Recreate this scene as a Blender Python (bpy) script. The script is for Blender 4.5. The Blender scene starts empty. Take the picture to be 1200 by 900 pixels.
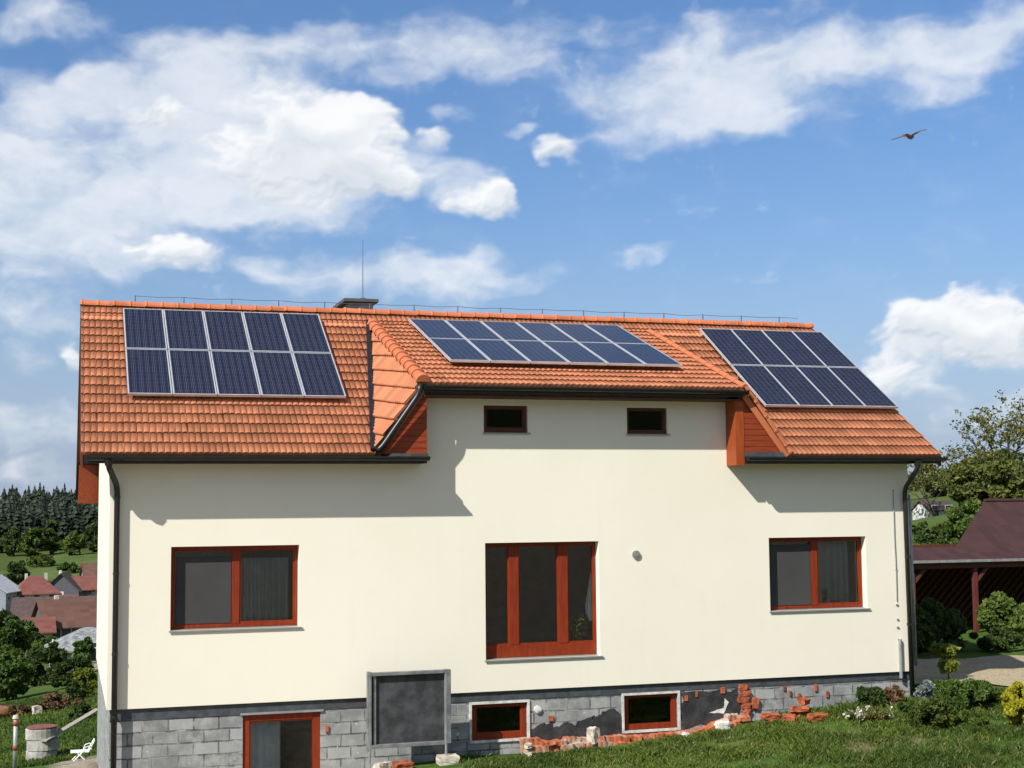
import bpy, bmesh, math, random
import numpy as np
from mathutils import Vector, Matrix, noise as mnoise
random.seed(7); rng = np.random.default_rng(11)
PI = math.pi
S = bpy.context.scene
COL = S.collection

# ------------------------------------------------------------------ helpers
def tag(o, label=None, cat=None, group=None, kind=None):
    if label: o['label'] = label
    if cat: o['category'] = cat
    if group: o['group'] = group
    if kind: o['kind'] = kind
    return o

def wloc(o):
    v = Vector((0, 0, 0))
    while o is not None:
        v += o.location; o = o.parent
    return v

def empty(name, loc, label, cat, group=None):
    o = bpy.data.objects.new(name, None); COL.objects.link(o)
    o.empty_display_size = .2
    o.location = loc
    return tag(o, label, cat, group)

class MB:
    """collects faces; build() links them as one mesh object"""
    def __init__(s): s.v = []; s.f = []
    def add(s, vs, fs):
        n = len(s.v); s.v += [tuple(v) for v in vs]; s.f += [tuple(i + n for i in f) for f in fs]; return s
    def box(s, x0, x1, y0, y1, z0, z1):
        v = [(x0,y0,z0),(x1,y0,z0),(x1,y1,z0),(x0,y1,z0),(x0,y0,z1),(x1,y0,z1),(x1,y1,z1),(x0,y1,z1)]
        return s.add(v, [(0,3,2,1),(4,5,6,7),(0,1,5,4),(1,2,6,5),(2,3,7,6),(3,0,4,7)])
    def prism(s, poly, axis, a, b):
        """extrude a 2-D polygon along an axis: 'y' takes (x,z) points, 'x' takes (y,z), 'z' takes (x,y)"""
        n = len(poly)
        def P(p, t):
            return (p[0], t, p[1]) if axis == 'y' else ((t, p[0], p[1]) if axis == 'x' else (p[0], p[1], t))
        v = [P(p, a) for p in poly] + [P(p, b) for p in poly]
        f = [tuple(range(n)), tuple(range(2*n-1, n-1, -1))] + [(i, i+n, (i+1) % n + n, (i+1) % n) for i in range(n)]
        return s.add(v, f)
    def tube(s, pts, rad, n=8, cap=True):
        pts = [Vector(p) for p in pts]
        if not hasattr(rad, '__len__'): rad = [rad] * len(pts)
        rings = []
        ref = None
        for i, p in enumerate(pts):
            t = (pts[min(i+1, len(pts)-1)] - pts[max(i-1, 0)])
            if t.length < 1e-9: t = Vector((0, 0, 1))
            t.normalize()
            if ref is None:
                ref = Vector((0, 0, 1)) if abs(t.z) < .9 else Vector((1, 0, 0))
            a = t.cross(ref)
            if a.length < 1e-6: a = t.cross(Vector((0, 1, 0)))
            a.normalize(); b = a.cross(t).normalized(); ref = b
            rings.append([p + (a*math.cos(2*PI*k/n) + b*math.sin(2*PI*k/n)) * rad[i] for k in range(n)])
        v = [q for r in rings for q in r]; f = []
        for i in range(len(pts)-1):
            for k in range(n):
                f.append((i*n+k, i*n+(k+1) % n, (i+1)*n+(k+1) % n, (i+1)*n+k))
        if cap: f += [tuple(range(n-1, -1, -1)), tuple(range((len(pts)-1)*n, len(pts)*n))]
        return s.add(v, f)
    def build(s, name, m, parent=None, smooth=False, local=False, bevel=0):
        me = bpy.data.meshes.new(name)
        off = Vector((0, 0, 0)) if (local or parent is None) else wloc(parent)
        me.from_pydata([tuple(Vector(v) - off) for v in s.v], [], s.f)
        bm = bmesh.new(); bm.from_mesh(me); bmesh.ops.recalc_face_normals(bm, faces=bm.faces); bm.to_mesh(me); bm.free()
        return link(name, me, m, parent, smooth, bevel)

def link(name, me, m, parent=None, smooth=False, bevel=0):
    o = bpy.data.objects.new(name, me); COL.objects.link(o)
    if m: me.materials.append(m)
    if parent: o.parent = parent
    if smooth:
        me.polygons.foreach_set('use_smooth', [True]*len(me.polygons))
    if bevel:
        b = o.modifiers.new('bevel', 'BEVEL'); b.width = bevel; b.segments = 2; b.limit_method = 'ANGLE'
    return o

def npmesh(name, V, F):
    """V (n,3), F (m,k) all faces with k corners"""
    me = bpy.data.meshes.new(name); V = np.asarray(V, np.float32); F = np.asarray(F, np.int32)
    m, k = F.shape
    me.vertices.add(len(V)); me.vertices.foreach_set('co', V.ravel())
    me.loops.add(m*k); me.loops.foreach_set('vertex_index', F.ravel())
    me.polygons.add(m); me.polygons.foreach_set('loop_start', np.arange(0, m*k, k, dtype=np.int32))
    me.polygons.foreach_set('loop_total', np.full(m, k, np.int32))
    me.update(calc_edges=True); me.validate()
    return me

# ------------------------------------------------------------------ materials
def new_mat(name):
    m = bpy.data.materials.new(name); m.use_nodes = True
    nt = m.node_tree
    return m, nt, nt.nodes['Principled BSDF']
def N(nt, t, **kw):
    n = nt.nodes.new(t)
    for k, v in kw.items(): setattr(n, k, v)
    return n
def math_n(nt, op, a, b=None, c=None, clamp=False):
    n = nt.nodes.new('ShaderNodeMath'); n.operation = op; n.use_clamp = clamp
    for i, x in enumerate((a, b, c)):
        if x is None: continue
        if isinstance(x, (int, float)): n.inputs[i].default_value = x
        else: nt.links.new(x, n.inputs[i])
    return n.outputs[0]
def mixc(nt, f, a, b, blend='MIX'):
    n = nt.nodes.new('ShaderNodeMix'); n.data_type = 'RGBA'; n.blend_type = blend
    for i, x in ((0, f), (6, a), (7, b)):
        if isinstance(x, (int, float)): n.inputs[i].default_value = x
        elif isinstance(x, tuple): n.inputs[i].default_value = (*x[:3], 1)
        else: nt.links.new(x, n.inputs[i])
    return n.outputs[2]
def noise_n(nt, scale, detail=4, rough=.55, vec=None, dist=0):
    n = nt.nodes.new('ShaderNodeTexNoise'); n.inputs['Scale'].default_value = scale
    n.inputs['Detail'].default_value = detail; n.inputs['Roughness'].default_value = rough
    n.inputs['Distortion'].default_value = dist
    if vec is not None: nt.links.new(vec, n.inputs['Vector'])
    return n
def ramp(nt, x, a, b):
    n = nt.nodes.new('ShaderNodeMapRange'); n.interpolation_type = 'SMOOTHSTEP'
    nt.links.new(x, n.inputs[0]); n.inputs[1].default_value = a; n.inputs[2].default_value = b
    return n.outputs[0]
def objco(nt): return nt.nodes.new('ShaderNodeTexCoord').outputs['Object']
def bump(nt, p, h, strength=.3, dist=.01):
    b = nt.nodes.new('ShaderNodeBump'); b.inputs['Strength'].default_value = strength; b.inputs['Distance'].default_value = dist
    nt.links.new(h, b.inputs['Height']); nt.links.new(b.outputs[0], p.inputs['Normal'])

def simple(name, col, rough=.6, metal=0, var=.15, scale=3., bscale=None, bstr=.2, spec=.5):
    m, nt, p = new_mat(name)
    co = objco(nt)
    n = noise_n(nt, scale, 5, .6, co)
    f = ramp(nt, n.outputs[0], .3, .7)
    lo = tuple(c*(1-var) for c in col); hi = tuple(min(1, c*(1+var)) for c in col)
    nt.links.new(mixc(nt, f, lo, hi), p.inputs['Base Color'])
    p.inputs['Roughness'].default_value = rough; p.inputs['Metallic'].default_value = metal
    p.inputs['Specular IOR Level'].default_value = spec
    if bscale:
        b = noise_n(nt, bscale, 4, .6, co); bump(nt, p, b.outputs[0], bstr, .01)
    return m

def leafmat(name, cols, var=.35, trans=.25, nscale=.8):
    """cols: two leaf colours; each leaf gets its own tint"""
    m, nt, p = new_mat(name)
    g = N(nt, 'ShaderNodeNewGeometry')
    c = mixc(nt, g.outputs['Random Per Island'], cols[0], cols[1])
    n = noise_n(nt, nscale, 3, .5, objco(nt))
    f = ramp(nt, n.outputs[0], .35, .65)
    hsv = N(nt, 'ShaderNodeHueSaturation'); nt.links.new(c, hsv.inputs['Color'])
    nt.links.new(math_n(nt, 'MULTIPLY_ADD', f, var, 1-var/2), hsv.inputs['Value'])
    nt.links.new(math_n(nt, 'MULTIPLY_ADD', f, -.025, .512), hsv.inputs['Hue'])
    nt.links.new(hsv.outputs[0], p.inputs['Base Color'])
    p.inputs['Roughness'].default_value = .6; p.inputs['Specular IOR Level'].default_value = .25
    t = N(nt, 'ShaderNodeBsdfTranslucent'); nt.links.new(hsv.outputs[0], t.inputs[0])
    mx = N(nt, 'ShaderNodeMixShader'); mx.inputs[0].default_value = trans
    nt.links.new(p.outputs[0], mx.inputs[1]); nt.links.new(t.outputs[0], mx.inputs[2])
    nt.links.new(mx.outputs[0], nt.nodes['Material Output'].inputs[0])
    return m

M = {}
# cream render: faint stains, fine float grain
m, nt, p = new_mat('cream_render'); co = objco(nt)
n1 = noise_n(nt, .35, 5, .6, co); n2 = noise_n(nt, 2.5, 6, .65, co)
mp = N(nt, 'ShaderNodeMapping'); mp.inputs['Scale'].default_value = (5, 5, .35); nt.links.new(co, mp.inputs[0])
n3 = noise_n(nt, 1., 4, .6, mp.outputs[0])
c = mixc(nt, ramp(nt, n1.outputs[0], .3, .7), (.795, .748, .61), (.825, .785, .655))
c = mixc(nt, math_n(nt, 'MULTIPLY', ramp(nt, n2.outputs[0], .5, .8), .18), c, (.70, .665, .57))
c = mixc(nt, math_n(nt, 'MULTIPLY', ramp(nt, n3.outputs[0], .55, .8), .2), c, (.72, .685, .58))
nt.links.new(c, p.inputs['Base Color']); p.inputs['Roughness'].default_value = .9; p.inputs['Specular IOR Level'].default_value = .15
b = noise_n(nt, 90, 3, .7, co); bump(nt, p, b.outputs[0], .18, .004)
M['render'] = m

# concrete block plinth
m, nt, p = new_mat('concrete_blocks'); co = objco(nt)
sx = N(nt, 'ShaderNodeSeparateXYZ'); nt.links.new(co, sx.inputs[0])
cb = N(nt, 'ShaderNodeCombineXYZ')
nt.links.new(math_n(nt, 'ADD', sx.outputs[0], sx.outputs[1]), cb.inputs[0]); nt.links.new(sx.outputs[2], cb.inputs[1])
wn = noise_n(nt, 3, 3, .5, co); wv = N(nt, 'ShaderNodeVectorMath', operation='MULTIPLY_ADD')
nt.links.new(wn.outputs['Color'], wv.inputs[0]); wv.inputs[1].default_value = (.05, .045, 0); nt.links.new(cb.outputs[0], wv.inputs[2])
br = N(nt, 'ShaderNodeTexBrick'); nt.links.new(wv.outputs[0], br.inputs[0])
br.inputs['Color1'].default_value = (.20, .21, .205, 1); br.inputs['Color2'].default_value = (.34, .35, .345, 1); br.inputs['Mortar'].default_value = (.09, .09, .09, 1)
mn = noise_n(nt, 2.6, 4, .6, co); nt.links.new(mixc(nt, ramp(nt, mn.outputs[0], .50, .62), (.085, .085, .085), (.40, .39, .365)), br.inputs['Mortar']); br.inputs['Scale'].default_value = 1; br.inputs['Mortar Size'].default_value = .013; br.inputs['Mortar Smooth'].default_value = .3
br.inputs['Brick Width'].default_value = .41; br.inputs['Row Height'].default_value = .205; br.offset = .42
n = noise_n(nt, 5, 6, .7, co)
c = mixc(nt, math_n(nt, 'MULTIPLY', ramp(nt, n.outputs[0], .38, .72), .75), br.outputs[0], (.42, .42, .40))
n = noise_n(nt, 9, 3, .5, co)
c = mixc(nt, ramp(nt, n.outputs[0], .69, .73), c, (.62, .60, .55))
n = noise_n(nt, 1.3, 5, .6, co)
c = mixc(nt, math_n(nt, 'MULTIPLY', ramp(nt, n.outputs[0], .52, .7), .55), c, (.17, .17, .17))
nt.links.new(c, p.inputs['Base Color']); p.inputs['Roughness'].default_value = .95; p.inputs['Specular IOR Level'].default_value = .1
bb = noise_n(nt, 40, 4, .7, co)
h = math_n(nt, 'MULTIPLY_ADD', bb.outputs[0], .25, math_n(nt, 'SUBTRACT', 1, br.outputs['Fac']))
bump(nt, p, h, .8, .02)
M['blocks'] = m

# clay tiles: each tile its own tint, a little weathering
def tilemat(name, base, w=.21, c_=.34):
    m, nt, p = new_mat(name); co = objco(nt)
    sx = N(nt, 'ShaderNodeSeparateXYZ'); nt.links.new(co, sx.inputs[0])
    cb = N(nt, 'ShaderNodeCombineXYZ')
    nt.links.new(math_n(nt, 'FLOOR', math_n(nt, 'DIVIDE', sx.outputs[0], w)), cb.inputs[0])
    nt.links.new(math_n(nt, 'FLOOR', math_n(nt, 'DIVIDE', math_n(nt, 'ADD', sx.outputs[1], .001), c_)), cb.inputs[1])
    wn = N(nt, 'ShaderNodeTexWhiteNoise', noise_dimensions='2D'); nt.links.new(cb.outputs[0], wn.inputs['Vector'])
    c = mixc(nt, wn.outputs['Value'], tuple(x*.80 for x in base), tuple(x*1.14 for x in base))
    n = noise_n(nt, 1.1, 6, .65, co)
    c = mixc(nt, math_n(nt, 'MULTIPLY', ramp(nt, n.outputs[0], .5, .75), .35), c, (base[0]*.72, base[1]*.78, base[2]*.9))
    n = noise_n(nt, 30, 3, .6, co)
    c = mixc(nt, math_n(nt, 'MULTIPLY', ramp(nt, n.outputs[0], .55, .8), .3), c, (base[0]*1.1, base[1]*1.35, base[2]*1.7))
    nt.links.new(c, p.inputs['Base Color']); p.inputs['Roughness'].default_value = .75; p.inputs['Specular IOR Level'].default_value = .3
    bump(nt, p, n.outputs[0], .15, .005)
    return m
M['tiles'] = tilemat('clay_tiles', (.56, .215, .108))
M['cheek_tiles'] = tilemat('cheek_tiles', (.46, .17, .08))  # same clay as the roof, colour darkened because the sun hits it squarely
M['ridge_tiles'] = tilemat('ridge_clay', (.52, .16, .068), .31, 10)
M['oldtiles'] = tilemat('old_tiles', (.055, .024, .022), .3, .35)

# varnished red-brown joinery
def wood(name, c1, c2, rough=.4, sc=(14, 14, 1.5)):
    m, nt, p = new_mat(name); co = objco(nt)
    mp = N(nt, 'ShaderNodeMapping'); mp.inputs['Scale'].default_value = sc; nt.links.new(co, mp.inputs[0])
    n = noise_n(nt, 1.5, 5, .6, mp.outputs[0], .5)
    nt.links.new(mixc(nt, ramp(nt, n.outputs[0], .3, .7), c1, c2), p.inputs['Base Color'])
    p.inputs['Roughness'].default_value = rough; p.inputs['Specular IOR Level'].default_value = .25; bump(nt, p, n.outputs[0], .1, .003)
    return m
M['frame'] = wood('mahogany_frame', (.17, .022, .006), (.25, .035, .009), .5)
M['cladding'] = wood('stained_cladding', (.20, .033, .011), (.29, .052, .015), .55, (1.5, 14, 14))
M['soffit'] = wood('orange_soffit', (.15, .027, .008), (.22, .042, .011), .5, (14, 1.5, 14))
M['corner'] = wood('corner_board', (.25, .048, .012), (.33, .07, .015), .5, (14, 14, 1.5))
M['brownwood'] = wood('brown_timber', (.075, .030, .017), (.12, .045, .025), .7)
M['post'] = wood('red_post', (.09, .022, .016), (.13, .035, .024), .7)
M['plank'] = wood('grey_plank', (.24, .21, .17), (.36, .33, .28), .8)
M['black'] = simple('black_gutter', (.016, .015, .015), .35, 0, .25, 6)
M['strip'] = simple('damp_strip', (.055, .062, .068), .6, 0, .3, 8, 30, .3)
M['steel'] = simple('galvanised_steel', (.33, .335, .335), .5, .45, .2, 6)
M['panelsteel'] = simple('weathered_steel', (.20, .21, .21), .6, .4, .35, 5, 20, .2)
M['alu'] = simple('aluminium', (.66, .66, .66), .42, .5, .1, 5)
M['sill'] = simple('grey_sill', (.30, .30, .28), .45, .3, .1, 5)
M['white'] = simple('white_trim', (.56, .55, .51), .7, 0, .25, 9, 30, .3)
M['offwhite'] = simple('dirty_white', (.62, .60, .54), .8, 0, .2, 6, 30, .3)
M['interior'] = simple('room_paint', (.40, .38, .34), .9)
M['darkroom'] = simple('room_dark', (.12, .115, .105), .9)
M['chimney'] = simple('chimney_render', (.42, .41, .38), .9, 0, .2, 5, 30, .3)
M['cap'] = simple('chimney_cap', (.09, .09, .085), .8, 0, .2, 6)
M['wire'] = simple('conductor_wire', (.13, .14, .17), .5, .4)
M['board'] = simple('dark_board', (.040, .043, .046), .75, 0, .55, 3.5, 25, .4)
M['bitumen'] = simple('bitumen', (.030, .030, .032), .65, 0, .5, 5, 18, .8)
M['stone'] = simple('pale_stone', (.47, .42, .34), .9, 0, .3, 7, 20, .6)
M['concrete'] = simple('concrete', (.36, .345, .31), .9, 0, .3, 4, 25, .6)
M['gravel'] = None
M['redpaint'] = simple('red_paint', (.30, .05, .035), .7)
M['rustred'] = simple('rust_red', (.20, .065, .05), .8)
M['cloth'] = simple('white_cloth', (.78, .78, .76), .85)
M['plastic'] = simple('white_plastic', (.75, .75, .73), .45, 0, .04)
M['bark'] = simple('bark', (.10, .08, .06), .95, 0, .4, 6, 18, .8)
M['darkbark'] = simple('dark_bark', (.055, .045, .035), .95, 0, .4, 6, 18, .8)

# broken brick with mortar crust
m, nt, p = new_mat('brick_rubble'); co = objco(nt)
n = noise_n(nt, 6, 6, .7, co); n2 = noise_n(nt, 2.2, 4, .6, co)
c = mixc(nt, ramp(nt, n.outputs[0], .35, .65), (.30, .085, .035), (.44, .15, .075))
c = mixc(nt, math_n(nt, 'MULTIPLY', ramp(nt, n2.outputs[0], .48, .6), .85), c, (.42, .33, .26))
nt.links.new(c, p.inputs['Base Color']); p.inputs['Roughness'].default_value = .95; p.inputs['Specular IOR Level'].default_value = .1
bump(nt, p, n.outputs[0], .7, .03)
M['brick'] = m
M['redbrick'] = simple('red_brick', (.31, .088, .042), .95, 0, .45, 7, 25, .6, .1)

# net curtain / insect screen
M['curtain'] = simple('net_curtain', (.34, .34, .33), .95, 0, .12, 2)
M['screen'] = simple('insect_screen', (.046, .045, .044), .9, 0, .08, 2)

# window glass: fresnel mirror over clear
m, nt, p = new_mat('window_glass')
fr = N(nt, 'ShaderNodeFresnel'); fr.inputs[0].default_value = 1.48
tr = N(nt, 'ShaderNodeBsdfTransparent'); tr.inputs[0].default_value = (.82, .86, .85, 1)
gl = N(nt, 'ShaderNodeBsdfGlossy'); gl.inputs['Roughness'].default_value = .01
nn = noise_n(nt, 1.2, 2, .5, objco(nt)); bp = N(nt, 'ShaderNodeBump'); bp.inputs['Strength'].default_value = .06; bp.inputs['Distance'].default_value = .02
nt.links.new(nn.outputs[0], bp.inputs['Height']); nt.links.new(bp.outputs[0], gl.inputs['Normal'])
mx = N(nt, 'ShaderNodeMixShader'); nt.links.new(math_n(nt, 'MULTIPLY', fr.outputs[0], 1.0), mx.inputs[0])
nt.links.new(tr.outputs[0], mx.inputs[1]); nt.links.new(gl.outputs[0], mx.inputs[2])
nt.links.new(mx.outputs[0], nt.nodes['Material Output'].inputs[0])
M['glass'] = m

# solar cells under glass, local x across, y up the module
PW, PH = .748, 1.765
def cellmat(name, ca, cb_):
    m, nt, p = new_mat(name); co = objco(nt)
    sx = N(nt, 'ShaderNodeSeparateXYZ'); nt.links.new(co, sx.inputs[0])
    def lines(x, period, width):
        fr_ = math_n(nt, 'FRACT', math_n(nt, 'DIVIDE', x, period))
        d = math_n(nt, 'ABSOLUTE', math_n(nt, 'SUBTRACT', fr_, .5))
        return math_n(nt, 'GREATER_THAN', d, .5 - width/period/2)
    gx = lines(sx.outputs[0], PW/6*.97, .008); gy = lines(sx.outputs[1], PH/12*.985, .008)
    bx = lines(math_n(nt, 'ADD', sx.outputs[0], .031), PW/12*.97, .0045)
    wn = N(nt, 'ShaderNodeTexWhiteNoise', noise_dimensions='2D')
    cbx = N(nt, 'ShaderNodeCombineXYZ')
    nt.links.new(math_n(nt, 'FLOOR', math_n(nt, 'DIVIDE', sx.outputs[0], PW/6*.97)), cbx.inputs[0])
    nt.links.new(math_n(nt, 'FLOOR', math_n(nt, 'DIVIDE', sx.outputs[1], PH/12*.985)), cbx.inputs[1])
    nt.links.new(cbx.outputs[0], wn.inputs['Vector'])
    c = mixc(nt, wn.outputs['Value'], ca, cb_)
    c = mixc(nt, math_n(nt, 'MULTIPLY', bx, .55), c, (.15, .155, .185))
    c = mixc(nt, math_n(nt, 'MULTIPLY', math_n(nt, 'MAXIMUM', gx, math_n(nt, 'MULTIPLY', gy, .4)), .6), c, (.12, .13, .18))
    nt.links.new(c, p.inputs['Base Color']); p.inputs['Roughness'].default_value = .16
    p.inputs['Specular IOR Level'].default_value = .5
    return m
M['cells'] = cellmat('solar_cells', (.012, .0125, .024), (.0165, .017, .030))

# ------------------------------------------------------------------ terrain
ANCH = [(7,-1,-1.05),(9,-1,-1.0),(11.3,-1,-.80),(13,-1.5,-.66),(14.5,-2,-.66),(16.5,0,-.38),(9,-4,-.98),(14,-4,-.76),
 (7,-10,-.35),(14,-10,-.2),(0,-25,1.6),(-10,-22,1.2),(10,-25,1.6),(20,-20,1.6),(2,-2,-1.35),(-3,-2,-1.6),(-5,-8,-.9),
 (4.8,-1,-1.08),(-1,4,-1.95),(-1.6,7.7,-2.2),(-.25,11.5,-2.66),(-1.2,16,-3.3),(-1,26,-3.6),(-1.8,39.5,-4.9),
 (18.9,5.4,-.4),(20.5,5,-.45),(24,11,-.45),(27,13,-.4),(24,0,-.3),(30,5,0),(48,50,.9),(41,36,.2),(75,89,1.2),(85,106,2.9),(74,78,3.0),
 (150,190,6),(300,380,10),(-2,66,-6.6),(-3,135,-11.2),(-5,190,-13.2),(-5.6,230,-13.2),(5,262,-13),(1.9,343,-8.75),(-6.7,388,-8.2),(-7,450,-4),(-7,600,-2),
 (-80,135,-12),(-80,340,-9),(80,340,-2),(-80,30,-6),(-30,15,-4.6),(-30,-10,-1.6),(-60,-30,0),(60,-30,2),(40,-10,.8),(150,50,4),(-200,400,-4),
 (200,500,8),(0,900,0),(-400,0,-3),(400,0,8),(0,-110,15),(-80,-110,14),(80,-110,16),(0,-300,38),(7,12,-1.9),(7,4,-1.4),(14,12,-.9),(20,25,-.5),(-600,900,0),(700,900,10)]
_A = np.array(ANCH, float)
def _tps(q):
    d2 = ((q[:, None, :] - _A[None, :, :2])**2).sum(-1)
    return np.where(d2 > 1e-9, .5*d2*np.log(d2 + 1e-12), 0.)
_n = len(_A); _K = _tps(_A[:, :2]) ; _P = np.c_[np.ones(_n), _A[:, :2]]
_W = np.linalg.solve(np.block([[_K, _P], [_P.T, np.zeros((3, 3))]]), np.r_[_A[:, 2], 0, 0, 0])
def sstep(a, b, x):
    t = np.clip((x-a)/(b-a), 0, 1); return t*t*(3-2*t)
def HH(q):
    q = np.asarray(q, float).reshape(-1, 2); z = np.zeros(len(q))
    for i in range(0, len(q), 4000):
        c = q[i:i+4000]; z[i:i+4000] = _tps(c) @ _W[:_n] + np.c_[np.ones(len(c)), c] @ _W[_n:]
    x, y = q[:, 0], q[:, 1]
    z -= 1.15*sstep(4.25, 3.55, x)*sstep(-1, .6, x)*sstep(-4.5, -2.5, y)*sstep(2, .2, y)      # pit before the basement door
    ins = sstep(.16, .34, x)*sstep(14.84, 14.66, x)*sstep(.16, .34, y)*sstep(8.6, 8.4, y)      # cellar
    z = z*(1-ins) + ins*(-2.75)
    return z
def H(x, y): return float(HH([(x, y)])[0])

def axis(lo, hi, step, far_lo, far_hi, g=1.16):
    a = list(np.arange(lo, hi+1e-6, step)); s = step; v = hi
    while v < far_hi: s *= g; v += s; a.append(v)
    s = step; v = lo
    while v > far_lo: s *= g; v -= s; a.insert(0, v)
    return np.array(a)
gx = axis(-6, 26, .25, -900, 1000); gy = axis(-12, 20, .25, -500, 1400)
X, Y = np.meshgrid(gx, gy); q = np.c_[X.ravel(), Y.ravel()]
Z = HH(q)
near = (np.abs(q[:, 0]-8) < 40) & (q[:, 1] < 60) & (q[:, 1] > -15)
Z[near] += np.array([.035*mnoise.fractal(Vector((a*.9, b*.9, 0)), 1., 2., 3) for a, b in q[near]])
nx, ny = len(gx), len(gy)
I = np.arange(nx*ny).reshape(ny, nx)
F = np.stack([I[:-1, :-1], I[:-1, 1:], I[1:, 1:], I[1:, :-1]], -1).reshape(-1, 4)

# ground material: turf, worn earth, meadow and far ground
m, nt, p = new_mat('turf_ground')
co = N(nt, 'ShaderNodeTexCoord').outputs['Object']
n1 = noise_n(nt, .6, 6, .65, co); n2 = noise_n(nt, 6, 5, .65, co); n3 = noise_n(nt, .03, 4, .6, co); n4 = noise_n(nt, .22, 5, .65, co)
c = mixc(nt, ramp(nt, n2.outputs[0], .3, .7), (.032, .070, .012), (.075, .125, .024))
c = mixc(nt, math_n(nt, 'MULTIPLY', ramp(nt, n1.outputs[0], .5, .72), .6), c, (.12, .13, .035))
c = mixc(nt, math_n(nt, 'MULTIPLY', ramp(nt, n4.outputs[0], .56, .68), .75), c, (.17, .125, .075))
sx = N(nt, 'ShaderNodeSeparateXYZ'); nt.links.new(co, sx.inputs[0])
far = ramp(nt, sx.outputs[1], 25, 90)
cf = mixc(nt, ramp(nt, n3.outputs[0], .35, .65), (.058, .085, .024), (.10, .135, .040))
cf = mixc(nt, math_n(nt, 'MULTIPLY', ramp(nt, n4.outputs[0], .5, .7), .5), cf, (.05, .07, .02))
c = mixc(nt, far, c, cf)
# bare earth in the dug strip by the left gable and the basement door
e1 = math_n(nt, 'MULTIPLY', ramp(nt, sx.outputs[0], 4.9, 3.9), math_n(nt, 'MULTIPLY', ramp(nt, sx.outputs[0], -1.1, -.6), ramp(nt, sx.outputs[1], 14, 12)))
bounce_earth = math_n(nt, 'MULTIPLY', ramp(nt, sx.outputs[1], -9, -11), math_n(nt, 'MULTIPLY', ramp(nt, sx.outputs[1], -40, -30), math_n(nt, 'MULTIPLY', ramp(nt, sx.outputs[0], -14, -10), ramp(nt, sx.outputs[0], 30, 24))))  # pale earth out of view, added to bounce light onto the shaded wall
frontl = math_n(nt, 'MULTIPLY', math_n(nt, 'MULTIPLY', ramp(nt, sx.outputs[0], 5.2, 4.4), ramp(nt, sx.outputs[0], -14, -10)), math_n(nt, 'MULTIPLY', ramp(nt, sx.outputs[1], -.5, -1.5), ramp(nt, sx.outputs[1], -40, -30)))  # earth carried on out of view for the same bounce
e1 = math_n(nt, 'MAXIMUM', e1, math_n(nt, 'MAXIMUM', bounce_earth, frontl))
c = mixc(nt, e1, c, mixc(nt, ramp(nt, n2.outputs[0], .3, .7), (.23, .195, .145), (.37, .32, .25)))
c = mixc(nt, ramp(nt, sx.outputs[1], -42, -55), c, (.030, .036, .018))   # unseen slope behind the camera, coloured dark to dim window reflections
nt.links.new(c, p.inputs['Base Color']); p.inputs['Roughness'].default_value = 1; p.inputs['Specular IOR Level'].default_value = .05
bump(nt, p, n2.outputs[0], .8, .06)
M['ground'] = m
me = npmesh('ground', np.c_[q, Z], F)
g = link('ground', me, m, smooth=True); tag(g, kind='structure')

# gravel drive to the right of the house
m, nt, p = new_mat('gravel'); co = objco(nt)
n1 = noise_n(nt, 14, 5, .7, co); n2 = noise_n(nt, 1.2, 5, .6, co)
c = mixc(nt, ramp(nt, n1.outputs[0], .35, .65), (.29, .235, .15), (.43, .36, .245))
c = mixc(nt, math_n(nt, 'MULTIPLY', ramp(nt, n2.outputs[0], .5, .68), .55), c, (.27, .25, .10))
nt.links.new(c, p.inputs['Base Color']); p.inputs['Roughness'].default_value = 1; p.inputs['Specular IOR Level'].default_value = .05
bump(nt, p, n1.outputs[0], .8, .03); M['gravel'] = m
def ribbon(name, A, B, n, k, mat, lift=.012):
    """sheet between two polylines draped over the ground"""
    A = np.array(A, float); B = np.array(B, float)
    t = np.linspace(0, 1, n)
    def samp(P):
        s = np.r_[0, np.cumsum(np.hypot(*np.diff(P, axis=0).T))]; s /= s[-1]
        return np.c_[np.interp(t, s, P[:, 0]), np.interp(t, s, P[:, 1])]
    a, b = samp(A), samp(B); u = np.linspace(0, 1, k)[None, :, None]
    Q = (a[:, None, :]*(1-u) + b[:, None, :]*u).reshape(-1, 2)
    wob = np.array([mnoise.noise(Vector((x*.8, y*.8, 3))) for x, y in Q])
    Q[:, 1] += .12*wob
    z = HH(Q) + lift + .035*np.array([mnoise.fractal(Vector((x*.9, y*.9, 0)), 1., 2., 3) for x, y in Q])
    I = np.arange(n*k).reshape(n, k); F = np.stack([I[:-1, :-1], I[:-1, 1:], I[1:, 1:], I[1:, :-1]], -1).reshape(-1, 4)
    return link(name, npmesh(name, np.c_[Q, z], F), mat, smooth=True)
o = ribbon('driveway', [(15.6, .9), (16.6, .55), (17.2, -.5), (19, -2.2), (24, -5), (34, -9)], [(15.6, 6.5), (18.4, 4.6), (20.6, 5.0), (22.5, 4.4), (27, 2.0), (36, -3)], 70, 16, M['gravel'], .03)
tag(o, kind='structure')

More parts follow.
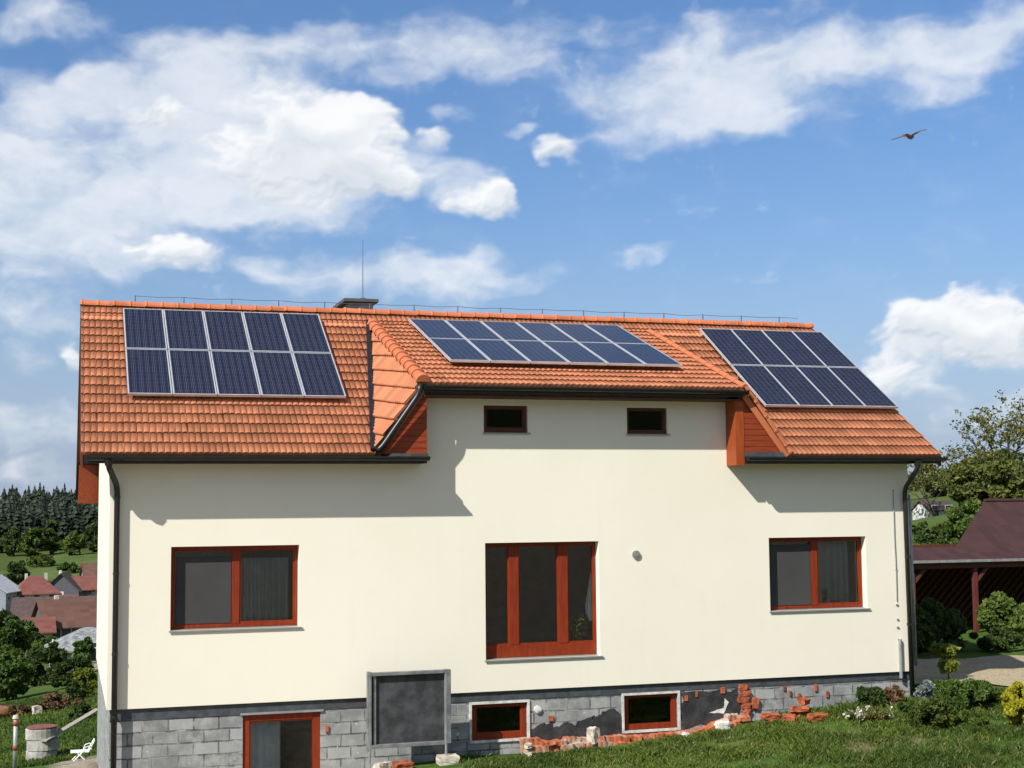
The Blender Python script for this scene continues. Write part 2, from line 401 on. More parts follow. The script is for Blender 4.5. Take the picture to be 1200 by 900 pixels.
# ------------------------------------------------------------------ house
L = 15.0
XL, XR, EO, EZ, RY, RZ = -.468, 15.459, .465, 4.1365, 4.46, 7.2105
CXL, CXR, CEZ, CEO, CTY = 5.157, 11.303, 5.364, .49, 4.051
VX, VX2 = 4.313, 12.229
PIT = math.atan2(RZ-EZ, RY+EO); SL = math.hypot(RZ-EZ, RY+EO)
CTZ = EZ + (CTY+EO)/(RY+EO)*(RZ-EZ)
CPIT = math.atan2(CTZ-CEZ, CTY+CEO); CSL = math.hypot(CTZ-CEZ, CTY+CEO)
SA = (CTY+EO)/math.cos(PIT)
house = empty('house', (7.5, 4.4, -1.2), 'long cream rendered house with orange tiled roof and bare grey block basement', 'house')
def hp(name, mb, mat, parent=None, **k): return mb.build(name, mat, parent or house, **k)

def wall_with_holes(mb, x0, x1, z0, z1, holes, y0, y1):
    xs = sorted({x0, x1, *[h[0] for h in holes], *[h[1] for h in holes]}); zs = sorted({z0, z1, *[h[2] for h in holes], *[h[3] for h in holes]})
    xs = [x for x in xs if x0 <= x <= x1]; zs = [z for z in zs if z0 <= z <= z1]
    def solid(i, j):
        if i < 0 or j < 0 or i >= len(xs)-1 or j >= len(zs)-1: return False
        a, b = (xs[i]+xs[i+1])/2, (zs[j]+zs[j+1])/2
        return not any(h[0] < a < h[1] and h[2] < b < h[3] for h in holes)
    for i in range(len(xs)-1):
        for j in range(len(zs)-1):
            if not solid(i, j): continue
            a, b, c, d = xs[i], xs[i+1], zs[j], zs[j+1]
            mb.add([(a,y0,c),(b,y0,c),(b,y0,d),(a,y0,d)], [(0,1,2,3)]); mb.add([(a,y1,c),(a,y1,d),(b,y1,d),(b,y1,c)], [(0,1,2,3)])
            if not solid(i-1, j): mb.add([(a,y0,c),(a,y0,d),(a,y1,d),(a,y1,c)], [(0,1,2,3)])
            if not solid(i+1, j): mb.add([(b,y0,c),(b,y1,c),(b,y1,d),(b,y0,d)], [(0,1,2,3)])
            if not solid(i, j-1): mb.add([(a,y0,c),(a,y1,c),(b,y1,c),(b,y0,c)], [(0,1,2,3)])
            if not solid(i, j+1): mb.add([(a,y0,d),(b,y0,d),(b,y1,d),(a,y1,d)], [(0,1,2,3)])

WL = (.993, 3.121, 1.239, 2.616); WF = (6.409, 8.552, .544, 2.592); WR = (11.966, 14.031, 1.232, 2.600)
S1 = (6.401, 7.224, 4.550, 5.036); S2 = (9.139, 9.941, 4.5435, 5.027)
mb = MB()
wall_with_holes(mb, 0, L, 0, 4.26, [WL, WF, WR], 0, .30)
wall_with_holes(mb, 5.18, 11.22, 4.26, 5.34, [S1, S2], 0, .30)
wall = hp('wall', mb, M['render'])
DY = 2*RY
for nm, x0, x1 in (('gable_wall', 0, .30), ('gable_wall', L-.30, L)):
    mb = MB(); sl = math.tan(PIT); z0 = EZ + EO*sl - .22
    mb.prism([(.302, 0), (DY-.302, 0), (DY-.302, z0), (RY, RZ-.24), (.302, z0)], 'x', x0, x1)
    hp(nm, mb, M['render'])
mb = MB(); mb.box(.302, L-.302, DY-.32, DY-.02, 0, 4.2); hp('rear_wall', mb, M['render'])
# plinth
BD = (2.195, 3.500, -2.45, -.205); B1 = (6.155, 7.177, -.843, -.220); B2 = (9.012, 10.070, -.824, -.196)
PY = .06
mb = MB(); wall_with_holes(mb, .05, L-.05, -3.2, -.004, [BD, B1, B2], PY, .36)
mb.box(.05, .35, .362, DY-.08, -3.4, -.004); mb.box(L-.35, L-.05, .362, DY-.08, -3.4, -.004); mb.box(.352, L-.352, DY-.38, DY-.082, -3.4, -.004)
plinth = hp('plinth', mb, M['blocks'])
mb = MB(); mb.box(.052, 2.14, PY-.014, PY-.001, -.19, -.002); mb.box(2.14, 3.55, PY-.014, PY-.001, -.17, -.002); mb.box(3.55, 10.2, PY-.014, PY-.001, -.165, -.002); mb.box(10.2, L-.052, PY-.014, PY-.001, -.15, -.002)
hp('damp_proof_strip', mb, M['strip'])
# bitumen paint patches on the plinth
def blob_sheet(poly, y, jit=.05, n=8, th=.006):
    pts = []
    for i in range(len(poly)):
        a, b = poly[i], poly[(i+1) % len(poly)]
        for k in range(n):
            t = k/n; x = a[0]*(1-t)+b[0]*t; z = a[1]*(1-t)+b[1]*t
            pts.append((x + jit*mnoise.noise(Vector((x*5, z*5, 1))) + jit*.5*mnoise.noise(Vector((x*17, z*17, 4))), z + jit*mnoise.noise(Vector((x*5, z*5, 9))) + jit*.5*mnoise.noise(Vector((x*17, z*17, 2)))))
    return MB().prism(pts, 'y', y-th, y)
hp('bitumen_patch', blob_sheet([(10.14, -.86), (11.30, -.70), (11.30, -.20), (10.14, -.20)], PY-.002, .07, 14), M['bitumen'])
hp('bitumen_patch', blob_sheet([(7.24, -1.1), (8.98, -1.0), (8.98, -.50), (8.45, -.52), (8.0, -.64), (7.26, -.66)], PY-.002, .13, 14), M['bitumen'])
hp('mortar_stain', blob_sheet([(10.70, -.58), (10.98, -.62), (11.10, -.40), (11.02, -.33), (10.98, -.52)], PY-.009, .03), M['offwhite'])

# interior slabs and partitions (only seen dimly through the glass)
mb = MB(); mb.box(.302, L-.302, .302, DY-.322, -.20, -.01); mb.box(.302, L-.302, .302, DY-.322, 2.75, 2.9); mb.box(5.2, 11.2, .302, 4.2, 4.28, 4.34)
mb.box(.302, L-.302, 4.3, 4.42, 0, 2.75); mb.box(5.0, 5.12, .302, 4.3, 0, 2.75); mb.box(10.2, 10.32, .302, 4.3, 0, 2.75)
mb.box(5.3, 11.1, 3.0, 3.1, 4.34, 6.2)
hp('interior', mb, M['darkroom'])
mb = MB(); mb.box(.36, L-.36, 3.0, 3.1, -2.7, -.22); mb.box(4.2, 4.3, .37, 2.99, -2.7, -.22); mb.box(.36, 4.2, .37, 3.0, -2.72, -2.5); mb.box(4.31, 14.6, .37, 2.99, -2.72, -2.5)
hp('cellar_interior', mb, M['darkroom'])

# ---- roof tiles: stepped courses of double-roll tiles, real relief
def tile_grid(x0, x1, y0, y1, xl, xr, wave=.105, course=.34, amp=.031, step=.022, seg=8, jit=.0016, seed=0, sub=1):
    r = np.random.default_rng(seed)
    xs = np.arange(math.floor(x0/wave)*seg, math.ceil(x1/wave)*seg+1)*(wave/seg)
    prof = amp*(np.abs(np.sin(PI*xs/wave)) + 1e-6)**.42
    k0, k1 = math.floor(y0/course), math.ceil(y1/course)
    rows_y, rows_z = [], []
    col = np.floor((xs+1e-5)/(2*wave)).astype(int); col -= col.min()
    for k in range(k0, k1):
        ya, yb = max(k*course, y0), min((k+1)*course, y1)
        j = r.normal(0, jit, col.max()+1)[col]; j2 = r.normal(0, .0025, col.max()+1)[col]
        ta, tb = (ya-k*course)/course, (yb-k*course)/course
        yf = np.full(len(xs), ya) + (j2 if k > k0 else 0); top = prof + step*(1-ta) + j
        rows_y.append(yf + .004); rows_z.append(top - .022)                                   # lip underside
        rows_y.append(yf); rows_z.append(top)
        ye_ = np.full(len(xs), yb + (.055 if k < k1-1 else 0)); bot = prof*.8 - .014 + step*(1-tb) + j*.3
        for q_ in range(1, sub+1): rows_y.append(yf + (ye_-yf)*q_/sub); rows_z.append(top + (bot-top)*q_/sub)
    Yr = np.array(rows_y); Zr = np.array(rows_z)
    Xr = np.broadcast_to(xs, Yr.shape).copy()
    Xr = np.minimum(np.maximum(Xr, xl(Yr)), xr(Yr))
    nr, nc = Xr.shape; I = np.arange(nr*nc).reshape(nr, nc)
    F = np.stack([I[:-1, :-1], I[:-1, 1:], I[1:, 1:], I[1:, :-1]], -1).reshape(-1, 4)
    V = np.stack([Xr, Yr, Zr], -1).reshape(-1, 3)
    ok = (np.abs(V[F[:, 0], 0]-V[F[:, 1], 0]) + np.abs(V[F[:, 2], 0]-V[F[:, 3], 0])) > 1e-5
    # front lip under the first course
    b = I[0]; V2 = V[b].copy(); V2[:, 2] = -.03; V2[:, 1] += .01
    n0 = len(V); V = np.r_[V, V2]
    lip = np.stack([n0+np.arange(nc-1), n0+np.arange(1, nc), b[1:], b[:-1]], -1)
    lok = np.abs(V[b[1:], 0]-V[b[:-1], 0]) > 1e-5
    return V, np.r_[F[ok], lip[lok]]
def merge(parts):
    V, F, n = [], [], 0
    for v, f in parts: V.append(v); F.append(f+n); n += len(v)
    return np.concatenate(V), np.concatenate(F)
lin = lambda x0, y0, x1, y1: (lambda y: x0 + (y-y0)*(x1-x0)/(y1-y0))
const = lambda c: (lambda y: np.full_like(y, c))
TOP = SL - .02
lv = lin(VX+.03, 0, CXL+.03, SA); rv = lin(VX2-.03, 0, CXR-.03, SA)
V, F = merge([tile_grid(XL, CXL+.1, 0, SA, const(XL), lv, seed=1),
              tile_grid(CXR-.1, XR, 0, SA, rv, const(XR), seed=2),
              tile_grid(XL, XR, SA, TOP, const(XL), const(XR), seed=3)])
roof = link('roof', npmesh('roof', V, F), M['tiles'], house)
roof.location = Vector((0, -EO, EZ)) - house.location; roof.rotation_euler = (PIT, 0, 0)
V, F = tile_grid(-XR, -XL, 0, TOP, const(-XR), const(-XL), course=.34, seg=4, seed=4)
rr = link('rear_roof', npmesh('rear_roof', V, F), M['tiles'], house)
EXT = .9   # the rear slope runs lower than the front one
k = (TOP+EXT)/TOP
rr.location = Vector((0, RY + (SL+EXT)*math.cos(PIT), RZ - (SL+EXT)*math.sin(PIT))) - house.location; rr.rotation_euler = (PIT, 0, PI); rr.scale = (1, k, 1)
V, F = tile_grid(CXL, CXR, 0, CSL+.05, const(CXL), const(CXR), seed=5)
dr = link('dormer_roof', npmesh('dormer_roof', V, F), M['tiles'], house)
dr.location = Vector((0, -CEO, CEZ)) - house.location; dr.rotation_euler = (CPIT, 0, 0)
# cheeks: flared triangles between dormer verge and main slope
def cheek(A, B, C, side, seed):
    A, B, C = map(Vector, (A, B, C))
    n = (B-A).cross(C-A).normalized()
    if n.z < 0: n = -n
    ex = ((B-A)*2.14 - (C-A)).normalized()
    ey = n.cross(ex)
    if ey.z < 0: ex, ey = -ex, -ey
    mat = Matrix((ex, ey, n)).transposed()
    loc = [( (p-C).dot(ex), (p-C).dot(ey)) for p in (A, B, C)]
    (ax, ay), (bx, by), (cx, cy) = loc
    ca = lin(cx, cy, ax, ay); ab = lin(ax, ay, bx, by); cb = lin(cx, cy, bx, by)
    def other(y): return np.where(y > by, ab(y), cb(y))
    if bx > ca(by): xl, xr = ca, other
    else: xl, xr = other, ca
    lo, hi = min(ax, bx, cx)-.1, max(ax, bx, cx)+.1
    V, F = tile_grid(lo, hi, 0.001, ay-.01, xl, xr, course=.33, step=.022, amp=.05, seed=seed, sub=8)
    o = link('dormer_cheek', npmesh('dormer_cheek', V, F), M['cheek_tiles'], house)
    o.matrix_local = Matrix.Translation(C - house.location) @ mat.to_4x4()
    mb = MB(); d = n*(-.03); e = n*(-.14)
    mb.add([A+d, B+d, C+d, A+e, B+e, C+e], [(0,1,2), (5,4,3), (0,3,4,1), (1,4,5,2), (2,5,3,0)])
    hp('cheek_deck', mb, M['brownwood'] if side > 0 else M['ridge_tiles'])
    return n
UP = .035
nl = cheek((CXL+.02, CTY, CTZ+UP), (CXL+.02, -CEO, CEZ+UP), (VX, -EO, EZ+UP), 1, 8)
nr_ = cheek((CXR-.02, CTY, CTZ+UP), (CXR-.02, -CEO, CEZ+UP), (VX2, -EO, EZ+UP), -1, 9)

# timber decks under the tiles
def deck(name, poly, rot, loc, mat, z0=-.16, z1=-.035, flip=False):
    mb = MB().prism(poly, 'z', z0, z1)
    o = mb.build(name, mat, house, local=True)
    o.location = Vector(loc) - house.location; o.rotation_euler = rot
    return o
deck('roof_deck', [(XL+.01, .03), (VX, .03), (CXL, SA), (CXL, SL-.03), (XL+.01, SL-.03)], (PIT, 0, 0), (0, -EO, EZ), M['soffit'])
deck('roof_deck', [(VX2, .03), (XR-.01, .03), (XR-.01, SL-.03), (CXR, SL-.03), (CXR, SA)], (PIT, 0, 0), (0, -EO, EZ), M['soffit'])
deck('roof_deck', [(-XR+.01, .03), (-XL-.01, .03), (-XL-.01, SL+EXT-.03), (-XR+.01, SL+EXT-.03)], (PIT, 0, PI), tuple(rr.location + house.location), M['soffit'])
deck('roof_deck', [(CXL+.01, .03), (CXR-.01, .03), (CXR-.01, CSL), (CXL+.01, CSL)], (CPIT, 0, 0), (0, -CEO, CEZ), M['brownwood'])
# barge boards on the left and right verges
for x0, x1 in ((XL-.012, XL+.03), (XR-.03, XR+.012)):
    mb = MB(); c_, s_ = math.cos(PIT), math.sin(PIT); t = math.tan(PIT)
    ye = RY + (SL+EXT)*c_; ze = RZ - (SL+EXT)*s_
    mb.prism([(-EO+.02, EZ-.20), (RY, RZ-.23), (ye-.02, ze-.2), (ye-.02, ze+.01), (RY, RZ+.005), (-EO+.02, EZ+.01)], 'x', x0, x1)
    hp('barge_board', mb, M['brownwood'])
# boxed rear soffit return under the rear eave
mb = MB(); mb.prism([(DY-.1, ze-.28), (ye-.03, ze-.28), (ye-.03, ze-.13), (DY-.1, 4.24)], 'x', XL+.04, -.001); hp('eave_box', mb, M['soffit'])

# ridge tiles
def half_tube(mb, p0, p1, r0, r1, up=Vector((0, 0, 1)), n=8, lip=.012):
    p0, p1 = Vector(p0), Vector(p1); t = (p1-p0).normalized(); a = t.cross(up).normalized(); b = a.cross(t).normalized()
    rings = []
    for p, r in ((p0, r0), (p0+t*.035, r0+lip), (p0+t*.06, r0), (p1, r1)):
        rings.append([p + (a*math.cos(PI*k/n) + b*math.sin(PI*k/n))*r for k in range(n+1)])
    v = [x for r in rings for x in r]; f = []
    for i in range(3):
        for k in range(n): f.append((i*(n+1)+k, i*(n+1)+k+1, (i+1)*(n+1)+k+1, (i+1)*(n+1)+k))
    f.append(tuple(range(n+1))); f.append(tuple(range(4*(n+1)-1, 3*(n+1)-1, -1)))
    mb.add(v, f)
mb = MB(); x = XL-.02; st = .305
while x < XR - .02:
    x2 = min(x+st+.02, XR+.02); dz = random.uniform(-.006, .006)
    half_tube(mb, (x, RY, RZ+.012+dz), (x2, RY, RZ+.005+dz), .108, .100); x += st
hp('ridge_tiles', mb, M['ridge_tiles'], smooth=False)
# stout verge tiles down the dormer's left edge, thinner ones on its right
dv = Vector((0, -CEO-CTY, CEZ-CTZ)); ln = dv.length; dv.normalize()
mb = MB(); k = 0; s0 = .05
while s0 < ln - .02:
    p0 = Vector((CXL+.01, CTY, CTZ+.04)) + dv*min(s0+.36, ln+.04); p1 = Vector((CXL+.01, CTY, CTZ+.04)) + dv*(s0-.01)
    half_tube(mb, p0, p1, .125, .10, lip=.02); s0 += .335
hp('verge_tiles', mb, M['ridge_tiles'], smooth=False)
mb = MB(); s0 = .05
while s0 < ln - .02:
    p0 = Vector((CXR-.01, CTY, CTZ+.035)) + dv*min(s0+.36, ln+.02); p1 = Vector((CXR-.01, CTY, CTZ+.035)) + dv*(s0-.01)
    half_tube(mb, p0, p1, .062, .05, lip=.006); s0 += .335
hp('verge_tiles', mb, M['ridge_tiles'], smooth=False)
mb = MB(); e0 = Vector((CXR+.0, -CEO-.01, CEZ+.03)); e1 = Vector((VX2-.02, -EO-.01, EZ+.04)); ed = (e1-e0); el_ = ed.length; ed.normalize(); s0 = .0
while s0 < el_ - .05:
    half_tube(mb, e0+ed*min(s0+.36, el_), e0+ed*s0, .055, .045, up=Vector((0, -.5, .85)), lip=.006); s0 += .335
hp('verge_tiles', mb, M['ridge_tiles'])
# black valley flashing
for A, C in (((CXL-.06, CTY-.15, CTZ+.02), (VX-.02, -EO-.02, EZ+.05)),):
    A, C = Vector(A), Vector(C); t = (C-A).normalized(); n = Vector((0, -math.sin(PIT), math.cos(PIT))); w = t.cross(n).normalized()*.042
    mb = MB(); v = []
    for p in (A, C):
        for s_, h_ in ((-1, -.02), (1, -.02), (1, .065), (-1, .065)): v.append(p + w*s_ + n*h_)
    mb.add(v, [(0,1,2,3), (7,6,5,4), (0,4,5,1), (1,5,6,2), (2,6,7,3), (3,7,4,0)]); hp('valley_flashing', mb, M['black'])

# gutters: half-round troughs
def gutter(x0, x1, y, z, r=.075, n=10):
    mb = MB(); v = []
    for x in (x0, x1):
        v += [(x, y + r*math.cos(PI+PI*k/n), z + r*math.sin(PI+PI*k/n)) for k in range(n+1)]
        v += [(x, y + (r-.006)*math.cos(PI+PI*k/n), z + (r-.006)*math.sin(PI+PI*k/n)) for k in range(n, -1, -1)]
    m_ = 2*(n+1)
    mb.add(v, [(i, (i+1) % m_, (i+1) % m_+m_, i+m_) for i in range(m_)])
    for x in (x0, x1-.006):
        mb.prism([(y + (r-.003)*math.cos(PI+PI*k/n), z + (r-.003)*math.sin(PI+PI*k/n)) for k in range(n+1)], 'x', x, x+.006)
    xx = x0 + .3
    while xx < x1:
        mb.box(xx-.012, xx+.012, y-r-.004, y+r+.05, z+.001, z+.006); xx += .8
    return mb
GY, GZ = -EO-.075, EZ-.035
hp('gutter', gutter(XL+.09, 5.27, GY, GZ), M['black'])
hp('gutter', gutter(11.30, XR+.04, GY, GZ), M['black'])
hp('gutter', gutter(CXL+.0, CXR+.02, -CEO-.075, CEZ-.035), M['black'])
mb = MB(); mb.box(XL+.05, 5.25, -EO+.005, -EO+.04, EZ-.15, EZ-.02); mb.box(11.3, XR-.03, -EO+.005, -EO+.04, EZ-.15, EZ-.02); mb.box(CXL+.03, CXR-.03, -CEO+.005, -CEO+.04, CEZ-.15, CEZ-.02)
hp('fascia', mb, M['black'])
mb = MB(); mb.box(.0, 5.25, -EO+.04, -.002, EZ-.148, EZ-.125); mb.box(11.3, 15., -EO+.04, -.002, EZ-.148, EZ-.125); mb.box(CXL+.03, CXR-.03, -CEO+.04, -.002, CEZ-.215, CEZ-.19)
hp('soffit', mb, M['brownwood'])

# downpipes
def bend(pts, r=.048, n=10):
    out = []
    P = [Vector(p) for p in pts]
    for i, p in enumerate(P):
        if 0 < i < len(P)-1:
            a = (P[i-1]-p); b = (P[i+1]-p); d = min(.13, a.length*.45, b.length*.45); a.normalize(); b.normalize()
            q0, q1 = p+a*d, p+b*d
            for k in range(6):
                t = k/5; out.append(q0*(1-t)**2 + p*2*t*(1-t) + q1*t*t)
        else: out.append(p)
    return MB().tube(out, r, n)
pl = hp('downpipe', bend([(-.04, GY, GZ-.03), (-.04, GY, GZ-.17), (.115, -.085, 3.62), (.115, -.085, -2.4)]), M['black'], smooth=True)
for z in (3.45, 2.2, .9, -.1): MB().tube([(.115, -.085, z-.02), (.115, -.085, z+.02)], .054, 10).box(.105, .125, -.04, .02, z-.012, z+.012).build('pipe_clip', M['black'], pl)
MB().tube([(-.04, GY, GZ-.16), (-.04, GY, GZ-.06)], [.055, .085], 10).build('outlet', M['black'], pl)
pr = hp('downpipe', bend([(14.89, GY, GZ-.03), (14.89, GY, GZ-.20), (14.87, -.085, 3.50), (14.90, -.085, -.55)]), M['black'], smooth=True)
for z in (3.3, 2.2, .9): MB().tube([(14.885, -.085, z-.02), (14.885, -.085, z+.02)], .054, 10).box(14.875, 14.895, -.04, .02, z-.012, z+.012).build('pipe_clip', M['black'], pr)
MB().tube([(14.89, GY, GZ-.16), (14.89, GY, GZ-.06)], [.055, .085], 10).build('outlet', M['black'], pr)
cp = hp('downpipe', bend([(5.11, -CEO-.10, CEZ-.02), (5.07, -CEO-.10, CEZ-.20), (4.45, -EO-.07, EZ+.14), (4.36, -EO-.05, EZ+.06)], .05), M['black'], smooth=True)
mb = MB(); A = Vector((5.13, -.475, 5.28)); B_ = Vector((4.36, -.455, 4.14)); t = (B_-A).normalized(); nrm = Vector((t.z, 0, -t.x))*.05
mb.add([A-nrm, A+nrm, B_+nrm, B_-nrm] + [p+Vector((0, .06, 0)) for p in (A-nrm, A+nrm, B_+nrm, B_-nrm)], [(0,1,2,3), (7,6,5,4), (0,4,5,1), (1,5,6,2), (2,6,7,3), (3,7,4,0)])
hp('verge_board', mb, M['black'])
mb = MB().tube([(15.02, .02, 3.4), (15.06, .02, .1)], .035, 8); hp('cable_duct', mb, M['steel'], smooth=True)
mb = MB().tube([(14.66, -.018, 3.5), (14.655, -.018, 2.6), (14.67, -.018, 1.9), (14.665, -.018, 1.35)], .009, 6).tube([(14.70, -.03, .62), (14.70, -.03, -.12)], .034, 8)
for z in (.62, .85, 1.0, 1.28, 1.95): mb.box(14.655+random.uniform(-.012, .012), 14.69, -.024, .0, z-.012, z+.012)
hp('earthing_cable', mb, M['steel'])

# timber-clad boxes where the main eaves stop at the dormer
def clad(name, rows, mat, y0=-.41, y1=.0):
    mb = MB()
    for xa0, xb0, za, xa1, xb1, zb in rows:
        mb.prism([(xa0, za), (xb0, za), (xb1, zb), (xa1, zb)], 'y', y0, y1)
    return hp(name, mb, mat)
rows = []; z = 4.15; h = .105
while z < 5.27:
    zt = min(z+h-.008, 5.28); f = lambda zz: 4.40 + (zz-4.15)*(5.14-4.40)/(5.28-4.15)
    rows.append((f(z), 5.26, z, f(zt), 5.26, zt)); rows.append((f(z)+.01, 5.253, zt, f(zt)+.01, 5.253, zt+.008)) ; z += h
clad('cladding', rows[::2], M['cladding']); 
mb = MB().prism([(4.5, 4.13), (5.25, 4.13), (5.25, 5.25), (5.18, 5.25)], 'y', -.395, 0); hp('cladding_backing', mb, M['brownwood'])
rows = []; z = 4.20
while z < 5.27:
    zt = min(z+h-.008, 5.28); f = lambda zz: 12.10 - (zz-4.15)*(12.10-11.33)/(5.28-4.15)
    rows.append((11.30, f(z), z, 11.30, f(zt), zt)); z += h
clad('cladding', rows, M['cladding'])
mb = MB().prism([(11.2, 4.0), (11.35, 4.0), (12.0, 4.16), (11.3, 5.25), (11.2, 5.25)], 'y', -.395, 0); hp('cladding_backing', mb, M['brownwood'])
mb = MB().box(11.13, 11.295, -.42, -.001, 3.955, 5.17); hp('corner_board', mb, M['corner'])
mb = MB().prism([(4.62, 4.155), (5.262, 4.155), (5.262, 4.105), (4.55, 4.105)], 'y', -.50, -.412); hp('flashing', mb, M['strip']); mb = MB().prism([(11.30, 4.195), (12.05, 4.195), (12.10, 4.11), (11.30, 4.11)], 'y', -.5, -.412)
hp('flashing', mb, M['strip'])

# lightning conductor along the ridge
mb = MB(); pts = []; x = .55
while x < 14.9:
    mb.tube([(x, RY, RZ+.10), (x, RY, RZ+.235)], .012, 6); pts.append((x, RY, RZ+.225))
    pts.append((x+.47, RY, RZ+.205+random.uniform(-.012, .012))); x += .94
mb.tube(pts, .0055, 5); hp('lightning_conductor', mb, M['wire'])
# chimney
mb = MB(); mb.box(5.03, 5.56, 5.62, 6.75, 6.0, 7.62); ch = hp('chimney', mb, M['chimney'])
mb = MB(); mb.box(4.91, 5.66, 5.52, 6.9, 7.622, 7.70); mb.build('cap', M['cap'], ch, bevel=.01)
mb = MB(); mb.tube([(5.39, 5.9, 7.7), (5.39, 5.9, 7.82), (5.39, 5.9, 9.05)], [.02, .011, .006], 6); mb.box(5.33, 5.45, 5.85, 5.95, 7.70, 7.76); mb.build('lightning_rod', M['wire'], ch)
# vent on the wall, small plugs in the plinth
mb = MB().tube([(9.27, -.035, 2.34), (9.27, .0, 2.34)], .075, 16).tube([(9.27, -.045, 2.34), (9.27, -.034, 2.34)], .045, 16); hp('vent_cap', mb, M['sill'])
mb = MB().tube([(7.37, .02, -.36), (7.37, PY, -.36)], .065, 14).tube([(7.37, .008, -.37), (7.37, .02, -.37)], .03, 10); hp('vent_cap', mb, M['offwhite'])
for x, z, w, h_ in ((3.61, -.50, .06, .11), (7.62, -.53, .09, .10), (12.24, -.21, .05, .09), (12.36, -.31, .045, .10), (12.55, -.36, .05, .09), (12.90, -.23, .06, .14), (13.14, -.36, .06, .12), (10.98, -.19, .09, .12), (10.24, -.30, .07, .10), (10.45, -.24, .05, .1)):
    mb = MB(); mb.box(x-w/2, x+w/2, PY-.03, PY-.0005, z-h_/2, z+h_/2); hp('brick_plug', mb, M['redbrick'], bevel=.008)
def rough(mb, c, d, seed, amp=.18, n=3):
    """broken block: subdivided box pushed about by noise"""
    bm = bmesh.new(); bmesh.ops.create_cube(bm, size=1); bmesh.ops.subdivide_edges(bm, edges=bm.edges, cuts=n, use_grid_fill=True)
    rot = Matrix.Rotation(seed*1.7, 3, 'Z') @ Matrix.Rotation(.25*math.sin(seed*3.1), 3, 'X')
    base = len(mb.v)
    for v in bm.verts:
        q = v.co.copy(); k = mnoise.noise_vector(q*2.3 + Vector((seed*7.3, seed*3.1, 0)))
        q = Vector((q.x*d[0], q.y*d[1], q.z*d[2])) + Vector((k.x*d[0], k.y*d[1], k.z*d[2]))*amp
        mb.v.append(tuple(rot @ q + Vector(c)))
    bm.verts.index_update()
    for f in bm.faces: mb.f.append(tuple(base + v.index for v in f.verts))
    bm.free(); return mb
# exposed brick edge and old brick footing along the plinth
mb = MB()
for i, z in enumerate((-.16, -.27, -.38, -.49, -.60, -.70)): rough(mb, (11.38 + .03*math.sin(i*2.2) + .012*i, PY-.02, z), (.15 + .05*math.sin(i), .08, .105), i*.0+PI*0, .22)
rough(mb, (11.62, PY-.02, -.46), (.12, .08, .2), 0, .2)
hp('exposed_brick', mb, M['redbrick'])
def strip(x0, x1, n, zf, df, seed):
    """old footing: three ragged courses of broken brick, each brick stepped in or out"""
    mb = MB(); rr_ = random.Random(seed); jt = {}
    def jit(row, x):
        c = math.floor(x/.24 + .5*row + seed*.37)
        if (row, c) not in jt: jt[row, c] = (rr_.uniform(-.09, .07), rr_.uniform(-.05, .035))
        return jt[row, c]
    V = []; prof_ = [(0, 0, 0), (0, .55, 0), (0, 1., 0), (0, 1., .095), (1, 1.25, .10), (1, 1.25, .20), (2, 1.4, .205), (2, 1.45, .34), (2, 1.5, .8)]
    ys = len(prof_)
    for i in range(n+1):
        x = x0 + (x1-x0)*i/n; top = zf(x); d = df(x)
        for k, (row, a, dn) in enumerate(prof_):
            jd, jz = jit(row, x); f = .022*mnoise.noise(Vector((x*16, k*2.7, seed))) + .03*mnoise.noise(Vector((x*6, k*1.3, seed+5)))
            V.append((x + .01*mnoise.noise(Vector((x*20, k, 3))), PY - .001 - (0 if k == 0 else a*d*.72 + jd*min(1, a) + f), top - dn + (jz if k < 3 else jz*.4) + f))
    F = [(i*ys+k, (i+1)*ys+k, (i+1)*ys+k+1, i*ys+k+1) for i in range(n) for k in range(ys-1)]
    F += [tuple(range(ys-1, -1, -1)), tuple(n*ys+k for k in range(ys))]
    return mb.add(V, F)
hp('brick_footing', strip(7.02, 10.2, 260, lambda x: -.85 - .05*sstep(8.3, 9.2, x), lambda x: .30 + .05*math.sin(x*2), 1), M['brick'])
hp('brick_footing', strip(10.15, 11.45, 110, lambda x: -.92 + .28*sstep(10.2, 11.1, x), lambda x: .34 - .1*sstep(10.8, 11.4, x), 6), M['brick'])

